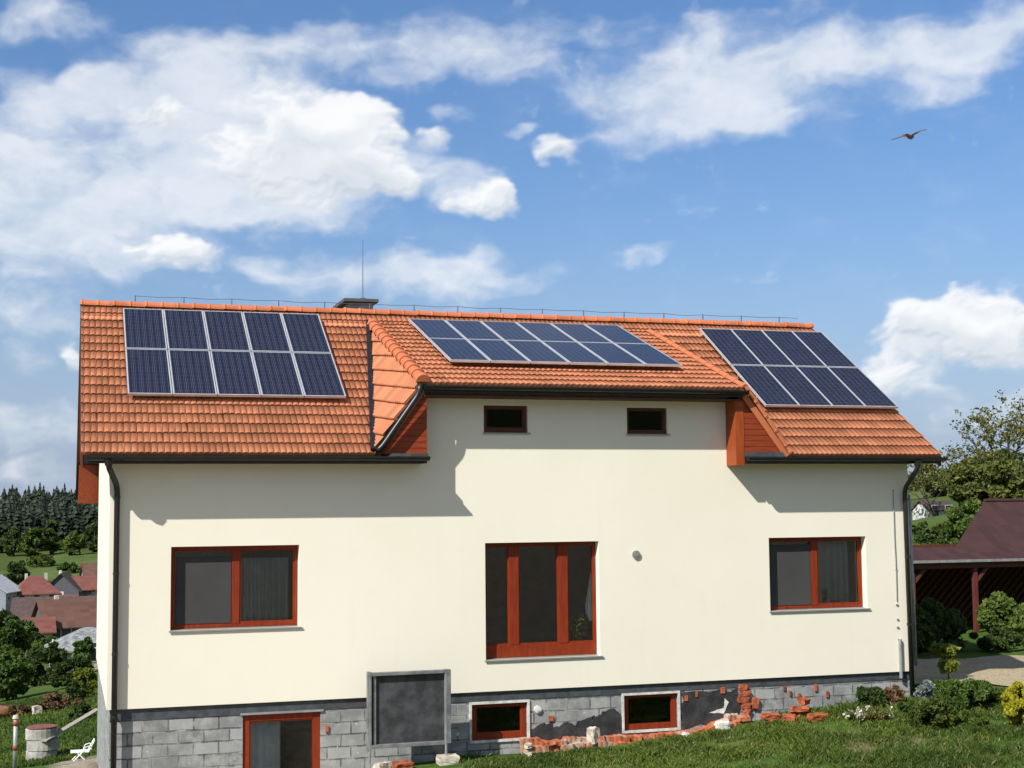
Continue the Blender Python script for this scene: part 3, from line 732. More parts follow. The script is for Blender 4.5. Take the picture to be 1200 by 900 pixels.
# ---- windows
def window(hole, lights, stile, rail_b, rail_t, mull, y=.10, depth=.07, name='window', sill=True, trim=None, mat='frame', wsash=.05, label=None, glass=True):
    """lights: x positions of mullion centres; frame, sash bars, panes"""
    x0, x1, z0, z1 = hole
    mb = MB()
    zb = z0 + (.0 if not sill else .012)
    mb.box(x0+.001, x0+stile, y, y+depth, zb, z1-.001); mb.box(x1-stile, x1-.001, y, y+depth, zb, z1-.001)
    mb.box(x0+stile, x1-stile, y, y+depth, z1-rail_t, z1-.001); mb.box(x0+stile, x1-stile, y, y+depth, zb, zb+rail_b)
    for c in lights: mb.box(c-mull/2, c+mull/2, y-.006, y+depth+.002, zb+rail_b, z1-rail_t)
    w = hp(name, mb, M[mat], bevel=.006)
    if label: w['label'] = label
    edges = [x0+stile] + [e for c in lights for e in (c-mull/2, c+mull/2)] + [x1-stile]
    for i in range(0, len(edges), 2):
        a, b = edges[i], edges[i+1]; c, d = zb+rail_b, z1-rail_t
        sb = MB(); ww = wsash*.55
        sb.box(a+.002, a+ww, y+.012, y+depth-.01, c+.002, d-.002); sb.box(b-ww, b-.002, y+.012, y+depth-.01, c+.002, d-.002)
        sb.box(a+ww, b-ww, y+.012, y+depth-.01, c+.002, c+wsash*.8); sb.box(a+ww, b-ww, y+.012, y+depth-.01, d-wsash*.6, d-.002)
        sb.build('sash', M[mat], w)
        if glass:
            gb = MB(); gb.box(a+ww-.006, b-ww+.006, y+.035, y+.041, c+wsash*.8-.006, d-wsash*.6+.006); gb.build('pane', M['glass'], w)
    if sill:
        sb = MB(); sb.prism([(-.032, z0-.004), (-.032, z0-.026), (-.026, z0-.026), (-.026, z0-.010), (y+.002, z0+.001), (y+.002, z0+.011)], 'x', x0-.025, x1+.045); sb.build('sill', M['sill'], w)
    if trim:
        tb = MB(); t_ = trim
        tb.box(x0-t_, x1+t_, PY-.03, PY-.001, z1, z1+t_); tb.box(x0-t_, x1+t_, PY-.03, PY-.001, z0-t_, z0)
        tb.box(x0-t_, x0, PY-.03, PY-.001, z0, z1); tb.box(x1, x1+t_, PY-.03, PY-.001, z0, z1); tb.build('surround', M['white'], w)
    return w
w1 = window(WL, [2.075], .055, .055, .055, .125, y=.165)
w2 = window(WF, [6.985, 7.915], .05, .22, .06, .185, y=.165, name='french_window', wsash=.035)
w3 = window(WR, [13.00], .055, .055, .055, .135, y=.165)
w4 = window(S1, [], .06, .06, .05, .1, y=.06, sill=True, mat='brownwood', wsash=.03)
w5 = window(S2, [], .045, .04, .04, .1, y=.06, sill=True, mat='brownwood', wsash=.03)
w6 = window((B1[0]+.0, B1[1], B1[2], B1[3]), [], .10, .11, .06, .1, y=PY+.04, name='basement_window', sill=False, trim=.042, wsash=.02)
w7 = window(B2, [], .10, .09, .05, .1, y=PY+.04, name='basement_window', sill=False, trim=.04, wsash=.02)
dd = window(BD, [], .12, .16, .11, .1, y=PY+.03, name='basement_door', sill=False, wsash=.03)
mb = MB().box(2.15, 3.545, PY-.03, PY-.0155, -.200, -.165); mb.build('lintel_trim', M['steel'], dd)
mb = MB().box(BD[0]+.02, BD[0]+.045, PY-.02, PY+.03, -1.35, -1.22); mb.build('handle', M['steel'], dd)
# grey insect screens sit in the left lights of both large windows, part of the window
for w, a, b, c, d in ((w1, WL[0]+.10, 1.995, 1.33, 2.44), (w3, WR[0]+.09, 12.92, 1.32, 2.46)):
    mb = MB().box(a, b, .168, .172, c, d); mb.build('insect_screen', M['screen'], w)

def drape(name, x0, x1, z0, z1, y, mat, label, cat='curtain', waves=9, amp=.03, gather=0., group=None, prof=None):
    n = int(waves*8); V = []; 
    for j, t in enumerate(np.linspace(0, 1, 7)):
        for i in range(n+1):
            u = i/n; xx = x0 + (x1-x0)*u if prof is None else x1 - (x1-x0)*(1-u)*prof[j]
            V.append((xx, y + amp*math.sin(u*waves*2*PI + .6*math.sin(u*9))*(.6+.4*t), z1 + (z0-z1)*t + .012*math.sin(u*31)*(t > .9)))
    F = [(j*(n+1)+i, j*(n+1)+i+1, (j+1)*(n+1)+i+1, (j+1)*(n+1)+i) for j in range(6) for i in range(n)]
    me = bpy.data.meshes.new(name); me.from_pydata(V, [], F)
    o = link(name, me, mat, smooth=True); s_ = o.modifiers.new('thickness', 'SOLIDIFY'); s_.thickness = .004
    return tag(o, label, cat, group)
drape('curtain', 2.15, 2.98, 1.28, 2.40, .29, M['curtain'], 'grey patterned net curtain in the right light of the window at the far left', waves=7, amp=.05)
drape('curtain', 1.03, 2.02, 1.25, 2.60, .46, M['curtain'], 'flat net curtain behind the insect screen of the far left window', waves=6, amp=.015)
drape('curtain', 13.08, 13.80, 1.28, 2.52, .29, M['curtain'], 'thin net curtain in the right light of the window by the right downpipe', waves=5, amp=.05)
drape('curtain', 12.0, 12.9, 1.25, 2.56, .46, M['curtain'], 'flat net curtain behind the insect screen of the window by the right downpipe', waves=6, amp=.015)
drape('curtain', 2.28, 2.86, -2.3, -.33, .34, M['cloth'], 'white lace curtain hanging inside the basement glass door', waves=5, amp=.025)
drape('towel', 8.36, 8.49, 1.15, 2.02, .225, M['cloth'], 'white cloth hanging inside the right light of the french window', 'towel', waves=2, amp=.02, prof=(.15, .4, .6, .8, 1., .95, .5))

# ------------------------------------------------------------------ solar panels
ROWW = {0: 'top', 1: 'bottom'}
def panel_proto():
    t = empty('solar_panel', (0, 0, 0), 'x', 'solar panel')
    mb = MB(); w, h, f, d = PW, PH, .022, .045
    mb.box(0, w, 0, f, 0, d); mb.box(0, w, h-f, h, 0, d); mb.box(0, f, f, h-f, 0, d); mb.box(w-f, w, f, h-f, 0, d)
    mb.build('frame', M['alu'], t, local=True)
    mb = MB(); mb.box(f, w-f, f, h-f, .004, d-.006); mb.build('cells', M['cells'], t, local=True)
    for y in (h*.24, h*.78):
        mb = MB(); mb.box(-.005, w+.005, y-.02, y+.02, -.045, -.001); mb.box(w/2-.02, w/2+.02, y-.015, y+.015, -.15, -.045); mb.build('mounting_rail', M['steel'], t, local=True)
    return t
proto = panel_proto(); used = [False]
def copy_tree(o, parent=None):
    c = o.copy(); COL.objects.link(c); c.parent = parent
    for chd in [q_ for q_ in o.children]: copy_tree(chd, c)
    return c
ORD = ['leftmost', 'second from left', 'third from left', 'fourth from left', 'fifth from left', 'rightmost']
def array(x0, x1, s0, s1, nc, pitch, org, lift, where, group):
    cw = (x1-x0)/nc; rh = (s1-s0)/2
    for r_ in range(2):
        for i in range(nc):
            o = proto if not used[0] else copy_tree(proto); used[0] = True
            s_ = s1 - (r_+1)*rh
            loc = Vector(org) + Vector((x0 + i*cw + (cw-PW)/2, s_*math.cos(pitch) - lift*math.sin(pitch), s_*math.sin(pitch) + lift*math.cos(pitch)))
            o.location = loc; o.rotation_euler = (pitch, 0, 0)
            nm = ORD[i] if i < nc-1 else 'rightmost'
            tag(o, f'solar panel, {nm} in the {ROWW[r_]} row of the {where}', 'solar panel', group)
array(.297, 4.111, 1.79, 5.372, 5, PIT, (0, -EO, EZ), .135, 'left roof array', 'solar panels of the left array')
array(5.920, 10.502, 1.10, 4.646, 6, CPIT, (0, -CEO, CEZ), .130, 'middle roof array', 'solar panels of the middle array')
array(12.419, 15.388, 1.674, 5.248, 4, PIT, (0, -EO, EZ), .135, 'right roof array', 'solar panels of the right array')

# ------------------------------------------------------------------ things by the plinth
fp = empty('framed_panel', (4.9, -.6, H(4.9, -.6)), 'square dark board in a grey steel frame standing before the basement wall', 'panel')
mb = MB(); mb.box(4.17, 4.235, -.66, -.54, -.80, .50); mb.box(5.50, 5.60, -.66, -.54, -.74, .49); mb.box(4.235, 5.50, -.655, -.545, .43, .485); mb.box(4.235, 5.50, -.655, -.545, -.76, -.70)
mb.box(4.27, 4.32, -.62, -.55, -.70, .43)
mb.build('frame', M['panelsteel'], fp, bevel=.005)
mb = MB().box(4.24, 5.50, -.575, -.56, -.70, .43); mb.build('board', M['board'], fp)
for x, zb in ((4.20, -1.08), (5.515, -1.02)):
    mb = MB().tube([(x, -.64, zb), (x, -.64, .42)], .022, 8); mb.build('post', M['steel'], fp)
def block(name, c, d, seed, mat, label, cat, amp=.16, rep=None, group=None):
    z = H(c[0], c[1]) + d[2]*.42 + (c[2] if len(c) > 2 else 0)
    o = rough(MB(), (0, 0, 0), d, seed, amp).build(name, mat, None); o.location = (c[0], c[1], z)
    return tag(o, label, cat, group)
block('concrete_block', (5.53, -.66, 0), (.33, .28, .15), 0, M['stone'], 'pale concrete block under the right post of the framed dark board', 'block', .08)
for c, d, sd, mt, lb, ct in (
 ((4.05, -.75, 0), (.20, .16, .14), .7, 'stone', 'pale stone at the left end of the rubble under the framed board', 'stone'),
 ((4.40, -.72, 0), (.24, .2, .16), 2.1, 'stone', 'largest pale stone in the rubble under the framed board', 'stone'),
 ((4.72, -.78, 0), (.30, .18, .13), .15, 'redbrick', 'orange brick lying in the rubble under the framed board', 'brick'),
 ((8.36, -.10, .10), (.18, .16, .26), 1.2, 'stone', 'upright pale stone leaning on the plinth between the two basement windows', 'stone'),
 ((7.08, -.30, .12), (.10, .10, .08), 2.9, 'stone', 'small pale stone on the footing below the left basement window', 'stone'),
 ((9.95, -.52, .02), (.16, .12, .08), .5, 'offwhite', 'flat whitish stone lying in front of the right basement window', 'stone'),
 ((10.75, -.40, .05), (.24, .16, .12), 1.9, 'offwhite', 'whitish stone at the foot of the brick heap under the bitumen patch', 'stone'),
 ((7.0, -.62, .0), (.12, .12, .08), 2.4, 'stone', 'small stone in the grass at the left end of the brick footing', 'stone')):
    block('stone' if ct == 'stone' else 'brick', c, d, sd, M[mt], lb, ct)
for c, d, sd, lb in (
 ((11.72, -.52, .0), (.34, .20, .10), .2, 'lowest orange tile of the left stack of broken tiles in the grass'),
 ((11.64, -.50, .10), (.30, .20, .09), .05, 'top orange tile of the left stack of broken tiles in the grass'),
 ((11.98, -.60, .0), (.22, .16, .12), 1.6, 'dark red broken brick between the two tile stacks'),
 ((12.26, -.50, .13), (.30, .22, .10), -.15, 'orange tile tilted on top of the right stack of broken tiles'),
 ((12.36, -.48, .26), (.20, .16, .10), .3, 'small orange fragment topmost on the right stack of broken tiles'),
 ((12.28, -.44, .0), (.26, .22, .16), 1.1, 'broken brick at the base of the right stack of tiles'),
 ((12.42, -.85, .0), (.36, .18, .12), .1, 'single orange brick lying in the grass before the right tile stack')):
    block('broken_tile', c, d, sd, M['redbrick'], lb, 'broken tile', .14, group='broken tiles and bricks in the grass')

# ------------------------------------------------------------------ foliage
def leaf_quads(P, size, flat=.5, up=None, asp=1.8):
    n = len(P); a = rng.normal(size=(n, 3)); 
    if up is not None: a = a*(1-up) + np.array([0, 0, 1.])*up*2
    a /= np.linalg.norm(a, axis=1, keepdims=True)
    b = rng.normal(size=(n, 3)); b -= (b*a).sum(1, keepdims=True)*a; b /= np.linalg.norm(b, axis=1, keepdims=True)
    s = size*rng.uniform(.6, 1.35, (n, 1)); l = a*s*asp*.5; w = b*s*.5
    nrm = np.cross(a, b)*s*.12
    V = np.stack([P-l, P+w+nrm, P+l, P-w+nrm], 1).reshape(-1, 3)
    return V
def leaves_obj(name, P, size, mat, parent, up=None, asp=1.8):
    V = leaf_quads(P, size, up=up, asp=asp) - np.array(wloc(parent))
    F = np.arange(len(V)).reshape(-1, 4)
    return link(name, npmesh(name, V, F), mat, parent)
def rand_dirs(n):
    d = rng.normal(size=(n, 3)); return d/np.linalg.norm(d, axis=1, keepdims=True)
def clumps(C, R, n, hollow=.55, sq=(1, 1, .8)):
    """points near the surface of many small clumps"""
    C = np.asarray(C, float); R = np.asarray(R, float)
    w = R**2/np.sum(R**2); idx = rng.choice(len(C), n, p=w)
    r = R[idx][:, None]*(hollow + (1-hollow)*rng.random((n, 1))**.6)*rng.uniform(.8, 1.15, (n, 1))
    return C[idx] + rand_dirs(n)*r*np.array(sq)
def lobes(c, rx, ry, rz, n, seed, rs=(.22, .42), lower=.9):
    r = np.random.default_rng(seed); C, R = [], []
    while len(C) < n:
        d = r.normal(size=3); d /= np.linalg.norm(d)
        if d[2] < -lower: continue
        k = r.uniform(.45, .95)
        C.append((c[0]+d[0]*rx*k, c[1]+d[1]*ry*k, c[2]+d[2]*rz*k)); R.append(r.uniform(*rs)*min(rx, rz))
    return C, R
def bush(name, x, y, w, h, mat, size, n, label, cat, seed, nl=22, d=None, group=None, up=None, asp=1.8, rs=(.25, .48), stems=5, dz=0):
    z = H(x, y) + dz; t = empty(name, (x, y, z), label, cat, group); d = d or w
    C, R = lobes((x, y, z+h*.44), w/2*.8, d/2*.8, h*.5, nl, seed, rs)
    P = clumps(C, R, n); P[:, 2] = np.maximum(P[:, 2], z+.02)
    leaves_obj('foliage', P, size, mat, t, up, asp)
    mb = MB(); r = random.Random(seed)
    for k in range(stems):
        cc = C[r.randrange(len(C))]
        mb.tube([(x+r.uniform(-.1, .1)*w, y+r.uniform(-.1, .1)*d, z-.05), ((x+cc[0])/2, (y+cc[1])/2, z+h*.3), cc], [.03*h, .02*h, .008*h], 5)
    mb.build('stem', M['bark'], t, smooth=True)
    return t
def tree(name, x, y, h, w, trunk_h, mat, bark, size, n, label, seed, group=None, levels=3, clr=.16, dens=1., lean=(0, 0), nb=5, tr=.03, up=None, z=None, asp=1.8):
    r = random.Random(seed); z = H(x, y) if z is None else z
    t = empty(name, (x, y, z), label, 'tree', group)
    mb = MB(); tips = []
    def grow(p, d, ln, rad, lv):
        pts = [p]; rads = [rad]; q = p.copy(); dd = d.copy(); m_ = 4
        for k in range(m_):
            dd = (dd + Vector((r.uniform(-1, 1), r.uniform(-1, 1), r.uniform(-.5, .9)))*.22).normalized()
            q = q + dd*ln/m_; pts.append(q.copy()); rads.append(rad*(1-.55*(k+1)/m_))
        mb.tube(pts, rads, 7 if lv < 2 else 5)
        if lv >= 1: tips.append((pts[-1], ln)); 
        if lv >= 2: tips.append((pts[2], ln))
        if lv < levels:
            for k in range(nb if lv == 0 else r.choice((3, 4))):
                a = 2*PI*(k + r.random())/(nb if lv == 0 else 3.5); el = r.uniform(.15, .95) if lv == 0 else r.uniform(-.1, .8)
                nd = Vector((math.cos(a)*math.cos(el), math.sin(a)*math.cos(el), math.sin(el)))
                nd = (nd + dd*.45).normalized()
                s_ = pts[r.choice((2, 3, 4))] if k else pts[-1]
                grow(s_, nd, ln*r.uniform(.55, .75) if lv else crown_l*r.uniform(.7, 1.05), rads[-1]*r.uniform(.6, .85), lv+1)
    crown_l = max(w/2*.62, (h-trunk_h)*.42)
    grow(Vector((x, y, z-.1)), Vector((lean[0], lean[1], 1)).normalized(), trunk_h, tr*h, 0)
    # keep the crown inside its size
    mb.build('trunk', bark, t, smooth=True)
    C = np.array([tuple(q) for q, _ in tips]); R = np.full(len(C), clr*w*.5)*rng.uniform(.6, 1.3, len(C))
    P = clumps(C, R, n, .1, (1, 1, .75))
    leaves_obj('crown', P, size, mat, t, up, asp)
    return t
M['lf_juniper'] = leafmat('juniper', ((.055, .080, .014), (.105, .135, .022)))
M['lf_dark'] = leafmat('dark_leaves', ((.034, .060, .014), (.066, .104, .022)))
M['lf_green'] = leafmat('mid_leaves', ((.048, .090, .014), (.092, .148, .026)))
M['lf_fresh'] = leafmat('fresh_leaves', ((.070, .115, .018), (.12, .165, .030)))
M['lf_yellow'] = leafmat('yellow_conifer', ((.28, .27, .015), (.42, .38, .025)), .3)
M['lf_lime'] = leafmat('lime_leaves', ((.10, .135, .018), (.19, .21, .025)))
M['lf_olive'] = leafmat('olive_leaves', ((.070, .090, .018), (.135, .150, .034)))
M['lf_silver'] = leafmat('silver_leaves', ((.17, .22, .20), (.30, .35, .32)))
M['lf_bronze'] = leafmat('bronze_leaves', ((.095, .105, .028), (.17, .16, .046)))
M['lf_grass'] = leafmat('grass_blades', ((.046, .082, .011), (.100, .150, .022)), .5, .25, .5)
M['lf_dry'] = leafmat('dry_stalks', ((.15, .085, .045), (.23, .14, .075)))
M['lf_flower'] = leafmat('white_petals', ((.42, .41, .33), (.58, .56, .47)), .1)
M['lf_pine'] = leafmat('pine_needles', ((.018, .028, .017), (.036, .048, .026)), .5, .1, .05)

# right-hand garden
bush('juniper', 13.85, -2.3, 1.05, .62, M['lf_juniper'], .05, 15000, 'rounded green juniper bush at the lawn edge below the right downpipe', 'shrub', 3, 26)
bush('juniper', 15.35, -1.25, 1.9, .50, M['lf_green'], .05, 14000, 'low spreading juniper with layered shoots behind the yellow conifer', 'shrub', 4, 26, d=1.2, rs=(.3, .6), up=.0)
bush('ground_cover_plant', 14.55, -2.35, 1.0, .26, M['lf_fresh'], .05, 6000, 'low leafy bright green plant between juniper and yellow conifer', 'plant', 5, 18, d=.7)
bush('conifer_shrub', 15.28, -2.9, .74, .82, M['lf_yellow'], .032, 30000, 'golden yellow rounded conifer at the right edge of the lawn', 'shrub', 6, 60, up=.35, rs=(.2, .3))
bush('shrub', 13.75, .1-.55, .78, .42, M['lf_dark'], .05, 7000, 'dark green low shrub against the plinth left of the right downpipe', 'shrub', 7, 18, d=.5)
bush('shrub', 14.75, -.75, .45, .50, M['lf_silver'], .045, 3500, 'silvery grey shrub at the house corner by the right downpipe', 'shrub', 8, 14)
bush('shrub', 15.9, -.75, .7, .40, M['lf_silver'], .04, 2500, 'pale grey-leaved plant beside the gravel drive', 'plant', 18, 14)
bush('shrub', 14.28, -.45, .4, .45, M['lf_dry'], .05, 1500, 'brown twiggy shrub against the plinth under the earthing cable', 'shrub', 19, 12)
bush('ground_cover_plant', 14.3, -1.3, 1.4, .28, M['lf_green'], .05, 6000, 'low green plants in the bed between the round juniper and the house', 'plant', 20, 22, d=.8)
bush('ground_cover_plant', 15.6, .1, 1.3, .22, M['lf_fresh'], .05, 4500, 'fresh green edging plants along the bend of the gravel drive', 'plant', 21, 22, d=.8)
t = bush('flower_clump', 13.1, -1.55, 1.15, .26, M['lf_bronze'], .045, 3500, 'clump of small white flowers at the lawn edge beside the plinth', 'flowers', 9, 20, d=.6)
C, R = lobes((13.1, -1.55, H(13.1, -1.55)+.17), .55, .3, .14, 26, 10, (.3, .6)); leaves_obj('blossom', clumps(C, R, 190, .6), .045, M['lf_flower'], t, asp=1)
sb = tree('standard_tree', 16.38, .9, 1.05, .5, .62, M['lf_lime'], M['bark'], .07, 1000, 'small standard tree with a round yellow-green crown at the drive bend', 12, levels=2, clr=.55, tr=.02)
bush('hedge_shrub', 18.6, 5.9, 1.6, 1.25, M['lf_dark'], .08, 9000, 'dark green shrub behind the house corner left of the drive shadow', 'shrub', 13, 24)
bush('hedge_shrub', 19.9, 6.9, 2.2, 1.15, M['lf_dark'], .08, 9000, 'wide dark shrub in the shade before the pergola post', 'shrub', 14, 24)
bush('hedge_shrub', 21.4, 6.4, 1.5, .60, M['lf_dark'], .08, 5000, 'low dark shrub at the right end of the shaded bed', 'shrub', 15, 20)
bush('conifer_shrub', 20.6, 8.0, .8, 1.5, M['lf_dark'], .08, 5000, 'dark pointed shrub just left of the red pergola post', 'shrub', 22, 20)
bush('shrub', 19.7, 8.3, 1.2, 1.35, M['lf_lime'], .08, 3200, 'yellow-green shrub under the pergola lattice near the house', 'shrub', 23, 20)
bush('shrub', 23.6, 9.1, 1.7, 1.25, M['lf_fresh'], .085, 7000, 'bright green leafy bush right of the pergola post', 'shrub', 16, 24)
bush('shrub', 26.4, 9.6, 1.5, 1.0, M['lf_green'], .085, 4500, 'green bush at the right edge before the pergola', 'shrub', 17, 24)
bush('ground_cover_plant', 22.9, 7.2, 2.4, .30, M['lf_fresh'], .06, 5000, 'low green plants before the pergola beside the drive', 'plant', 24, 24, d=1.2)

# pergola: brown tiled roof on posts with a lattice back
pg = empty('pergola', (27, 12.5, -.4), 'open timber pergola with brown tiled roof and lattice back on the right', 'pergola')
def slope(name, pts, th, mat, parent):
    pts = [Vector(p) for p in pts]; n = (pts[1]-pts[0]).cross(pts[2]-pts[0]).normalized()
    if n.z < 0: n = -n
    k = len(pts); v = pts + [p - n*th for p in pts]
    return MB().add(v, [tuple(range(k)), tuple(range(2*k-1, k-1, -1))] + [(i, i+k, (i+1) % k+k, (i+1) % k) for i in range(k)]).build(name, mat, parent)
E1, E2, RD = 10.55, 11.55, 13.6
slope('roof', [(23.85, E2, 1.93), (34, E2, 1.93), (33.0, RD, 3.25), (26.35, RD, 3.25)], .06, M['oldtiles'], pg)
slope('roof', [(34, 15.6, 1.93), (26.8, 15.6, 1.93), (26.35, RD+.01, 3.25), (33.0, RD+.01, 3.25)], .06, M['oldtiles'], pg)
slope('roof', [(26.8, 15.6, 1.93), (23.87, E2+.02, 1.93), (26.36, RD, 3.25)], .06, M['oldtiles'], pg)
slope('porch_roof', [(21.6, E1, 1.62), (35, E1, 1.62), (35, E2+.05, 1.945), (21.6, E2+.05, 1.945)], .05, M['oldtiles'], pg)
MB().tube([(26.35, RD, 3.27), (33, RD, 3.27)], .06, 8).build('ridge_cap', M['oldtiles'], pg)
MB().box(21.6, 35, E1-.03, E1-.005, 1.55, 1.625).build('fascia', M['steel'], pg)
MB().box(20.4, 34.5, E2+.06, 15.35, 1.56, 1.60).build('shade_slab', M['brownwood'], pg)  # hidden slab added to keep sun off the lattice and back wall
MB().box(21.8, 34.8, E1+.15, E1+.27, 1.38, 1.55).build('beam', M['brownwood'], pg)
for xx in (21.9, 23.93, 26.6, 29.3, 32.0):
    zz = H(xx, E1+.2); MB().box(xx-.06, xx+.06, E1+.15, E1+.27, zz-.1, 1.38).build('post', M['post'], pg)
    MB().add([(xx+.05, E1+.17, .95), (xx+.05, E1+.25, .95), (xx+.45, E1+.25, 1.36), (xx+.45, E1+.17, 1.36), (xx+.05, E1+.17, 1.08), (xx+.05, E1+.25, 1.08), (xx+.34, E1+.25, 1.36), (xx+.34, E1+.17, 1.36)], [(0,1,2,3), (4,7,6,5), (0,3,7,4), (1,5,6,2), (0,4,5,1), (3,2,6,7)]).build('brace', M['brownwood'], pg)
mb = MB()
x = 20.2
while x < 35:
    for sgn in (1,):
        a = Vector((x, 14.2, -.4)); b_ = Vector((x+1.75, 14.2, 1.35))
        w_ = Vector((.035, 0, -.035)); mb.add([a-w_, a+w_, b_+w_, b_-w_, a-w_+Vector((0, .03, 0)), a+w_+Vector((0, .03, 0)), b_+w_+Vector((0, .03, 0)), b_-w_+Vector((0, .03, 0))], [(0,1,2,3), (7,6,5,4), (0,4,5,1), (1,5,6,2), (2,6,7,3), (3,7,4,0)])
    x += .26
mb.build('lattice', M['brownwood'], pg)
MB().box(20.5, 35, 15.3, 15.4, -.6, 1.9).build('back_wall', M['brownwood'], pg)

# trees and bushes on the right slope
for i, (x, y, h, w, mt, n, lb) in enumerate((
 (98, 125, 4.8, 11, 'lf_olive', 6000, 'far green hedge tree beyond the meadow right of the eave'),
 (104, 120, 5.2, 10, 'lf_green', 6000, 'far olive hedge tree at the right end of the meadow'),
 (51.6, 48.5, 4.5, 6.0, 'lf_olive', 9000, 'olive green bushy tree below the big oak'),
 (54.4, 47.5, 4.3, 6, 'lf_olive', 9000, 'green bushy tree at the right edge above the pergola roof'),
 (57.5, 57.0, 4.6, 7, 'lf_olive', 9000, 'pale olive spring tree between the bushy trees on the slope'),
 (41.1, 36, 3.3, 3.0, 'lf_green', 9000, 'green round tree left of the pergola roof ridge'),
 (43.6, 42.8, 2.0, 4.0, 'lf_juniper', 5000, 'low olive bush below the white cottages on the right'),
 (41.0, 43.5, 2.2, 2.6, 'lf_dark', 4000, 'dark bush against the downpipe below the white cottages'),
 (39.3, 36.7, 2.0, 2.6, 'lf_dark', 4000, 'dark green bush just right of the downpipe above the pergola eave'),
 (32.6, 26.2, 1.9, 2.8, 'lf_juniper', 6000, 'olive bush behind the left corner of the pergola roof'))):
    bush('bushy_tree', x, y, w, h, M[mt], .17 if y > 45 else .13, n*2, lb, 'tree', 40+i, 40, rs=(.16, .34), group='trees on the right slope')
tree('oak_tree', 74.0, 78.3, 7.2, 13.5, 2.4, M['lf_bronze'], M['darkbark'], .17, 3400, 'large oak with thin spring foliage and dark bare limbs on the right skyline', 77, levels=4, clr=.055, lean=(-.25, 0), nb=7, tr=.055)
tree('oak_tree', 70.0, 82, 5.5, 8, 1.8, M['lf_bronze'], M['darkbark'], .16, 1800, 'low leaning tree with bare twigs left of the big oak', 79, levels=4, clr=.07, lean=(-.3, 0), nb=5, tr=.03)

# ------------------------------------------------------------------ village houses
M['hw_white'] = simple('village_white', (.50, .485, .44), .9); M['hw_grey'] = simple('village_grey', (.24, .26, .30), .9); M['hw_dark'] = simple('village_slate', (.085, .09, .10), .85)
M['hr_red'] = tilemat('village_red_roof', (.17, .062, .048), .8, .45); M['hr_brown'] = tilemat('village_brown_roof', (.125, .062, .045), .9, .5)
M['hr_dark'] = simple('village_dark_roof', (.075, .048, .044), .9, 0, .2, 2); M['hr_white'] = simple('village_pale_roof', (.46, .47, .48), .6, 0, .15, 2); M['hr_asb'] = simple('fibre_cement_roof', (.22, .225, .225), .8, 0, .5, 3)
M['hglass'] = simple('village_window', (.03, .035, .045), .15)
def cottage(x, y, w, d, h, rh, rot, wm, rm, label, hip=False, chim=1, wins=3, z=None, over=.4, name='village_house'):
    z = H(x, y) if z is None else z
    t = empty(name, (x, y, z), label, 'house', 'village houses in the valley'); t.rotation_euler = (0, 0, rot)
    mb = MB(); mb.box(-w/2, w/2, -d/2, d/2, -2.5, h)
    if not hip: mb.prism([(-d/2, h), (d/2, h), (0, h+rh)], 'x', -w/2, w/2)
    mb.build('wall', wm, t, local=True)
    W, D_ = w/2+over, d/2+over; zz = h - over*rh/(d/2); th = .12; e = (d/2 if hip else 0)
    v = [(-W, -D_, zz+th), (W, -D_, zz+th), (W, D_, zz+th), (-W, D_, zz+th), (-W+e, 0, h+rh+th), (W-e, 0, h+rh+th)]
    v += [(a, b, c-th+.002) for a, b, c in v]
    f = [(0,1,5,4), (2,3,4,5), (1,2,5), (3,0,4), (6,10,11,7), (8,11,10,9), (7,11,8), (9,10,6), (0,6,7,1), (1,7,8,2), (2,8,9,3), (3,9,6,0)] if hip else \
        [(0,1,5,4), (2,3,4,5), (6,10,11,7), (8,11,10,9), (0,6,7,1), (2,8,9,3), (1,7,11,5), (5,11,8,2), (3,9,10,4), (4,10,6,0)]
    rf = MB().add(v, f).build('roof', rm, t, local=True)
    for k in range(chim):
        cx = -w*.2 + k*w*.45; MB().box(cx-.22, cx+.22, .2, .65, h+rh*.4, h+rh+.5).build('chimney', M['hw_white'], rf, local=True)
    for k in range(wins):
        cx = -w/2 + w*(k+.5)/wins
        f = MB().box(cx-.5, cx+.5, -d/2-.04, -d/2-.001, h*.42, h*.42+1.2).build('window', M['white'], t, local=True)
        MB().box(cx-.42, cx+.42, -d/2-.06, -d/2-.041, h*.42+.08, h*.42+1.12).build('pane', M['hglass'], f, local=True)
    f = MB().box(-w/2-.04, -w/2-.001, -.5, .5, h*.45, h*.45+1.2).build('window', M['white'], t, local=True)
    return t
cottage(-12.2, 232, 7, 7, 3.4, 2.4, 1.25, M['hw_grey'], M['hr_white'], 'grey walled house with a pale roof at the far left edge of the village', chim=0)
cottage(-5.6, 236, 7.2, 6, 2.6, 2.6, .12, M['hw_white'], M['hr_red'], 'white house with a red hipped roof and two chimneys', hip=True, chim=2)
cottage(-.9, 238, 6, 6, 2.6, 2.8, 1.4, M['hw_dark'], M['hr_dark'], 'dark slate gabled house right of the red hipped roof', chim=1, wins=2)
cottage(4.0, 240, 8, 6, 2.4, 2.0, .1, M['hw_dark'], M['hr_red'], 'dark house with a red roof close to the gable of the big house', chim=0)
cottage(7.0, 262, 9, 6, 3.5, 2.4, .1, M['hw_grey'], M['hr_brown'], 'brown roofed house highest in the village beside the meadow', chim=0)
cottage(-.8, 172, 12, 7, 2.0, 2.4, -.08, M['hw_dark'], M['hr_dark'], 'long low house with a dull brown roof behind the larger brown roof', chim=0, wins=4)
cottage(-.3, 140, 6.0, 7, 2.2, 2.5, .22, M['hw_dark'], M['hr_brown'], 'large brown tiled roof house in the middle of the valley', chim=1)
cottage(-3.6, 136, 3.2, 4, 2.0, 1.2, .06, M['hw_grey'], M['hr_red'], 'small annexe with a reddish lean roof left of the large brown roof', chim=0, wins=1)
